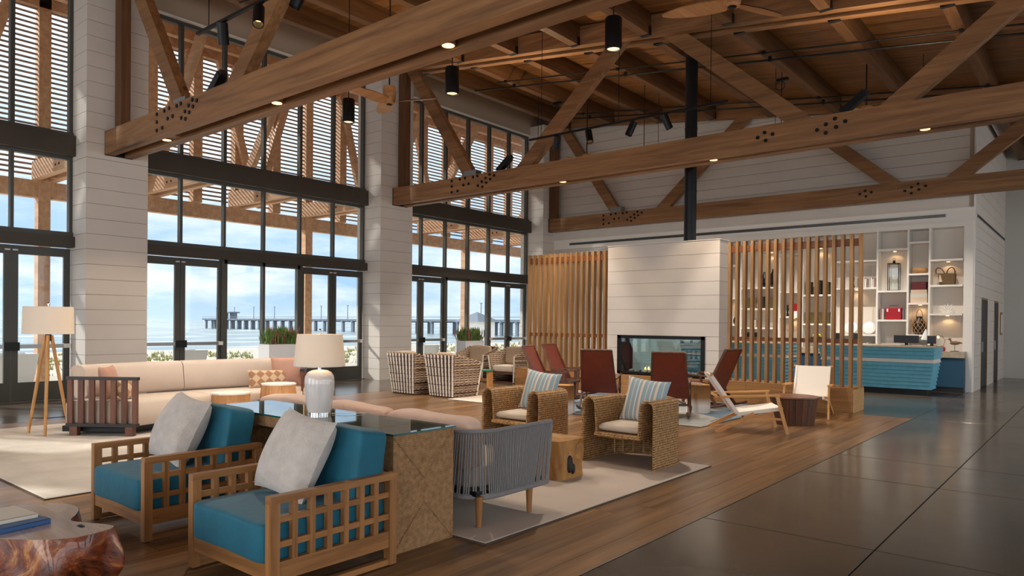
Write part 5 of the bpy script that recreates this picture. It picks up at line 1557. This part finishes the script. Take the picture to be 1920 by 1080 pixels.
def items():
    t = sobj('glass_lantern', 'tall glass lantern with a dark metal frame on the shelf', 'lantern', (-4.03, YS, 2.40))
    for sx in (-1, 1):
        for sy in (-1, 1): obj('post', MB().bb(sx*.12-.008, sx*.12+.008, sy*.09-.008, sy*.09+.008, 0, .66), 'black_metal', t)
    obj('base', MB().bb(-.13, .13, -.1, .1, 0, .015), 'black_metal', t); obj('cap', MB().bb(-.13, .13, -.1, .1, .66, .68), 'black_metal', t)
    for sy in (-.09, .09): obj('pane', MB().bb(-.112, .112, sy-.002, sy+.002, .015, .66), 'glass', t)
    obj('knob', MB().soft((0, 0, .715), (.07, .07, .07), 1, 5), 'black_metal', t, 179)
    obj('loop', MB().tube([(.03*math.cos(a*PI/6), 0, .78+.03*math.sin(a*PI/6)) for a in range(12)], .005, 5, True), 'black_metal', t)
    o = obj('low_basket', MB().lathe([(.13, 0), (.17, .05), (.165, .12), (.14, .15), (.12, .13)], n=24), 'natural_wicker', None, 60, loc=(-3.46, YS, 2.80)); tag(o, 'low round wicker basket on the shelf beside the lantern', 'basket')
    t = sobj('wicker_tote', 'brown woven tote basket with two loop handles on the shelf', 'bag', (-2.88, YS, 2.51))
    obj('body', MB().add([(-.15, -.09, 0), (.15, -.09, 0), (.15, .09, 0), (-.15, .09, 0), (-.19, -.11, .28), (.17, -.11, .26), (.17, .11, .26), (-.19, .11, .28)], [(3, 2, 1, 0), (0, 1, 5, 4), (1, 2, 6, 5), (2, 3, 7, 6), (3, 0, 4, 7), (4, 5, 6, 7)]), 'brown_bag', t)
    for dx, tl in ((-.13, -.5), (.08, .15)):
        obj('handle', MB().tube([(dx+.085*math.cos(PI-a*PI/10)+tl*.09*math.sin(a*PI/10), -.1, .26+.15*math.sin(a*PI/10)) for a in range(11)], .013, 6), 'dark_stain', t, 60)
    obj('tassel', MB().cyl((-.14, -.125, .24), (-.12, -.125, .07), .012, .04, n=8), 'tan_box', t, 60)
    z = 2.09
    for k, (w, h, mt, lb) in enumerate(((.36, .13, 'tan_box', 'bottom pale box of the pile on the shelf'), (.36, .10, 'book_a', 'grey banded pale box in the middle of the pile'), (.34, .09, 'tan_box', 'tan box under the dark red one'), (.29, .19, 'maroon', 'dark red box on top of the pile of boxes'))):
        o = obj('storage_box', MB().bb(-w/2, w/2, -.12, .12, 0, h-.012).bb(-w/2-.004, w/2+.004, -.124, .124, h*.72, h-.003), mt, loc=(-3.46, YS, z)); tag(o, lb, 'box', 'boxes stacked on the shelf'); z += h
    t = sobj('red_case', 'bright red carrying case on the shelf', 'case', (-4.02, YS, 1.68))
    obj('body', MB().soft((0, 0, .15), (.36, .16, .30), .15, 8), 'red_box', t, 60); obj('handle', MB().tube([(-.10, -.02, .29), (-.09, -.02, .35), (.09, -.02, .35), (.10, -.02, .29)], .009, 6), 'steel', t, 60)
    for s in (-.13, .13): obj('latch', MB().bb(s-.015, s+.015, -.085, -.07, .2, .27), 'chrome', t)
    for k, (x, mt) in enumerate(((-4.29, 'book_b'), (-4.25, 'book_a'), (-3.78, 'book_c'), (-3.74, 'book_b'))):
        o = obj('shelf_book', MB().bb(-.016, .016, -.1, .1, 0, .26+.01*(k % 2)), mt, loc=(x, YS, 1.68)); tag(o, ['rose book at the end of the red case shelf', 'pale book leaning next to the red case', 'slate book standing right beside the red case', 'rose book standing last on the red case shelf'][k], 'book', 'books beside the red case')
    t = sobj('netted_jug', 'dark round jug in a fibre net with a tall loop handle', 'jug', (-3.46, YS, 1.32))
    obj('body', MB().lathe([(.08, 0), (.13, .07), (.15, .18), (.13, .30), (.07, .39), (.06, .44)], n=24), 'screen_black', t, 60)
    nm = MB()
    for k in range(10):
        for sg in (1, -1):
            pts = []
            for j in range(13):
                f = j/12; zz = .02+.36*f; r = [.10, .135, .152, .152, .135, .10, .075][min(6, int(f*6.01))]+.008; a = 2*PI*k/10+sg*f*1.6
                pts.append((r*math.cos(a), r*math.sin(a), zz))
            nm.tube(pts, .007, 4)
    obj('fibre_net', nm, 'natural_wicker', t, 60)
    obj('handle', MB().tube([(.07*math.cos(PI-a*PI/10), 0, .42+.19*math.sin(a*PI/10)) for a in range(11)], .01, 6), 'natural_wicker', t, 60)
    m = MB(); rr = random.Random(6)
    for k in range(9):
        a = -.2+PI*1.1*k/8-.1; l = rr.uniform(.14, .22); p0 = Vector((0, 0, .02)); p1 = Vector((math.cos(a)*l*.6, rr.uniform(-.03, .03), math.sin(a)*l*.6+.03)); p2 = Vector((math.cos(a+.2)*l, rr.uniform(-.05, .05), math.sin(a+.1)*l*1.1+.03)); p3 = Vector((math.cos(a-.3)*l*.95, .02, math.sin(a-.25)*l*1.05+.03))
        p2.z = max(p2.z, .02); p3.z = max(p3.z, .02); p1.z = max(p1.z, .02)
        m.tube([p0, p1, p2], .01, 5, rs=[.014, .009, .005]); m.tube([p1, p3], .01, 5, rs=[.009, .004])
    o = obj('coral_ornament', m.bb(-.05, .05, -.04, .04, 0, .02), 'coral_white', None, 60, loc=(-2.86, YS, 1.83)); tag(o, 'white branching coral ornament on the shelf', 'ornament')
    for x, lb in ((-4.62, 'white round display plate nearer the red case shelf'), (-5.05, 'white round display plate behind the oak slats')):
        o = obj('display_plate', MB().lathe([(.0, .02), (.09, .018), (.11, .0), (.15, -.012), (.155, -.006), (.11, .012), (.0, .03)], n=32, cap=False), 'white_glaze', None, 60, loc=(x, 19.88, 1.31+.165)); o.rotation_euler = (PI/2-.18, 0, 0); tag(o, lb, 'plate', 'white plates on the shelf')
    # books behind the slats
    rr = random.Random(12)
    for x0, n, z, hh in ((-4.82, 10, 2.49, .24), (-6.35, 5, 2.43, .22), (-7.6, 6, 1.45, .23), (-4.72, 7, .94, .17)):
        for k in range(n):
            w = rr.uniform(.022, .04); x = x0+k*.043
            o = obj('shelf_book', MB().bb(-w/2, w/2, -.09, .09, 0, hh*rr.uniform(.85, 1.05)), rr.choice(('book_a', 'book_b', 'book_c', 'paper')), loc=(x, YS-.04 if z > 1 else 19.36, z))
            tag(o, ORD[k]+' '+{2.49: 'slim pale book in the row beside the dark figure', 2.43: 'slim book standing in the narrow middle column of shelves', 1.45: 'slim book in the row on the low shelf behind the oak slats', .94: 'small book in the row on the back counter'}[z], 'book', 'row of books on shelf at height %.2f' % z)
    vase = MB().lathe([(.05, 0), (.085, .08), (.09, .16), (.06, .26), (.03, .31), (.035, .34)], n=20)
    for x, z, s, lb in ((-7.25, 2.56, 1.25, 'black tapering vase on the upper shelf behind the slats, shorter one'), (-7.0, 2.56, 1.45, 'black tapering vase on the upper shelf behind the slats, taller one'), (-8.08, 1.53, .7, 'small dark vase on the shelf nearest the fireplace'), (-6.5, .94, .6, 'small dark vase on the back counter behind the slats')):
        o = obj('black_vase', vase.mesh('black_vase', 'screen_black', 60), None, loc=(x, YS if z > 1 else 19.36, z)); o.scale = (s, s, s); tag(o, lb, 'vase', 'black vases')
    for x, z, w, h, mt, lb in ((-5.82, 2.33, .16, .38, 'black_matte', 'black upright box in the column right of the white divider'), (-6.05, 2.33, .12, .34, 'olive_fibre', 'olive upright box left of the black one'), (-5.6, 2.33, .12, .33, 'olive_fibre', 'olive upright box right of the black one'), (-7.7, 1.98, .14, .30, 'olive_fibre', 'olive box first on the middle shelf'), (-7.3, 1.98, .16, .32, 'black_matte', 'black box on the middle shelf'), (-7.0, 1.98, .16, .30, 'olive_fibre', 'olive box last on the middle shelf'), (-6.38, 1.90, .16, .20, 'red_box', 'small red box on the white box in the narrow column'), (-6.38, 1.76, .18, .14, 'white_glaze', 'white box under the small red one'), (-5.82, 1.57, .62, .30, 'olive_fibre', 'wide olive woven hamper on the shelf above the fruit')):
        o = obj('shelf_box', MB().bb(-w/2, w/2, -.1, .1, 0, h-.02).bb(-w/2-.005, w/2+.005, -.105, .105, h-.05, h), mt, loc=(x, YS, z)); tag(o, lb, 'box')
    for x, z, s, lb in ((-4.98, 2.49, .40, 'slim dark figure standing by the slim books'), (-7.5, 1.98, .3, 'amber figure between boxes on the middle shelf'), (-6.62, 1.76, .32, 'slim dark figure in the narrow column'), (-7.62, 3.0-.44, .16, 'tiny dark figure on the upper shelf')):
        o = obj('figurine', MB().lathe([(.04*s/.3, 0), (.035*s/.3, s*.1), (.02*s/.3, s*.35), (.035*s/.3, s*.6), (.018*s/.3, s*.78), (.028*s/.3, s*.88), (.005, s)], n=12), 'bird_wood' if 'amber' in lb else 'screen_black', None, 60, loc=(x, YS, z)); tag(o, lb, 'figurine')
    # fruit stand on the back counter
    t = sobj('fruit_bowl', 'dark pedestal bowl heaped with yellow flowers on the back counter', 'bowl', (-5.75, 19.38, .94))
    obj('bowl', MB().lathe([(.07, 0), (.02, .05), (.02, .12), (.14, .2), (.16, .27)], n=20), 'screen_black', t, 60)
    for k in range(12): obj('bloom', MB().soft((.09*math.cos(k*2.4)*(k/12)**.5, .09*math.sin(k*2.4)*(k/12)**.5, .30+.05*(1-k/12)), (.07, .07, .07), .9, 3), 'yellow_fruit', t, 179)
    # desk equipment
    def monitor(label, x, y, z, w, h, rz=PI):
        t = sobj('monitor', label, 'monitor', (x, y, z), rz, 'black monitors on the desks')
        obj('screen', MB().bb(-w/2, w/2, -.015, .015, .05, .05+h), 'screen_black', t); obj('stand', MB().bb(-.03, .03, .01, .04, 0, .12), 'black_metal', t); obj('foot', MB().bb(-.1, .1, -.06, .08, 0, .008), 'black_metal', t)
        obj('badge', MB().cyl((0, .016, .05+h*.6), (0, .019, .05+h*.6), .018, n=12), 'steel', t)
    monitor('black monitor back with a round badge on the reception desk', -3.40, 17.95, 1.095, .50, .17, 0)
    monitor('small black terminal at the end of the reception desk', -2.87, 17.75, 1.095, .17, .17, 0)
    monitor('black monitor on the desk behind the slats', -4.85, 17.95, 1.095, .26, .2, 0)
    monitor('black monitor on the desk behind the slats, nearer the plates', -4.45, 17.95, 1.095, .24, .2, 0)
    monitor('black monitor on the desk behind the fireplace', -6.9, 17.95, 1.095, .36, .18, 0)
    t = sobj('folded_cone', 'white folded cone ornament on a slim stand on the desk', 'ornament', (-3.03, 17.9, 1.095))
    obj('cone', MB().cyl((0, 0, .13), (.02, 0, .36), .08, .012, n=7), 'white_glaze', t); obj('stand', MB().cyl((0, 0, 0), (0, 0, .14), .012, n=8), 'steel', t); obj('foot', MB().cyl((0, 0, 0), (0, 0, .01), .05, n=14), 'steel', t)
    t = sobj('red_lamp', 'small brass lamp on a red base on the back counter', 'lamp', (-2.93, 19.32, .94))
    obj('base', MB().soft((0, 0, .05), (.17, .11, .10), .4, 6), 'red_box', t, 179); obj('arm', MB().tube([(.04, 0, .1), (.08, 0, .25), (.02, 0, .36), (-.05, 0, .36)], .006, 6), 'brass', t, 60); obj('bulb', MB().soft((-.06, 0, .33), (.05, .05, .06), 1, 5), 'lamp_glow', t, 179)
    t = sobj('wader_bird', 'carved wooden wading bird on thin legs on the back counter', 'ornament', (-2.66, 19.34, .94), .0)
    obj('body', MB().soft((.0, 0, .20), (.20, .08, .09), .9, 8).soft((-.10, 0, .29), (.06, .05, .055), 1, 6).tube([(-.06, 0, .22), (-.085, 0, .26), (-.10, 0, .285)], .02, 8).tube([(-.12, 0, .29), (-.20, 0, .275)], .006, 6, rs=[.009, .003]).tube([(.08, 0, .21), (.15, 0, .20)], .015, 6, rs=[.03, .008]), 'bird_wood', t, 60)
    for s in (-.015, .015): obj('leg', MB().cyl((0, s, .015), (0, s, .17), .005, n=6), 'bird_wood', t)
    obj('foot', MB().bb(-.08, .08, -.05, .05, 0, .015), 'black_matte', t)
plain('brass', srgb(190, 150, 80), .3, 1.0)
items()

for me, nm in USES: me.materials.append(M[nm])
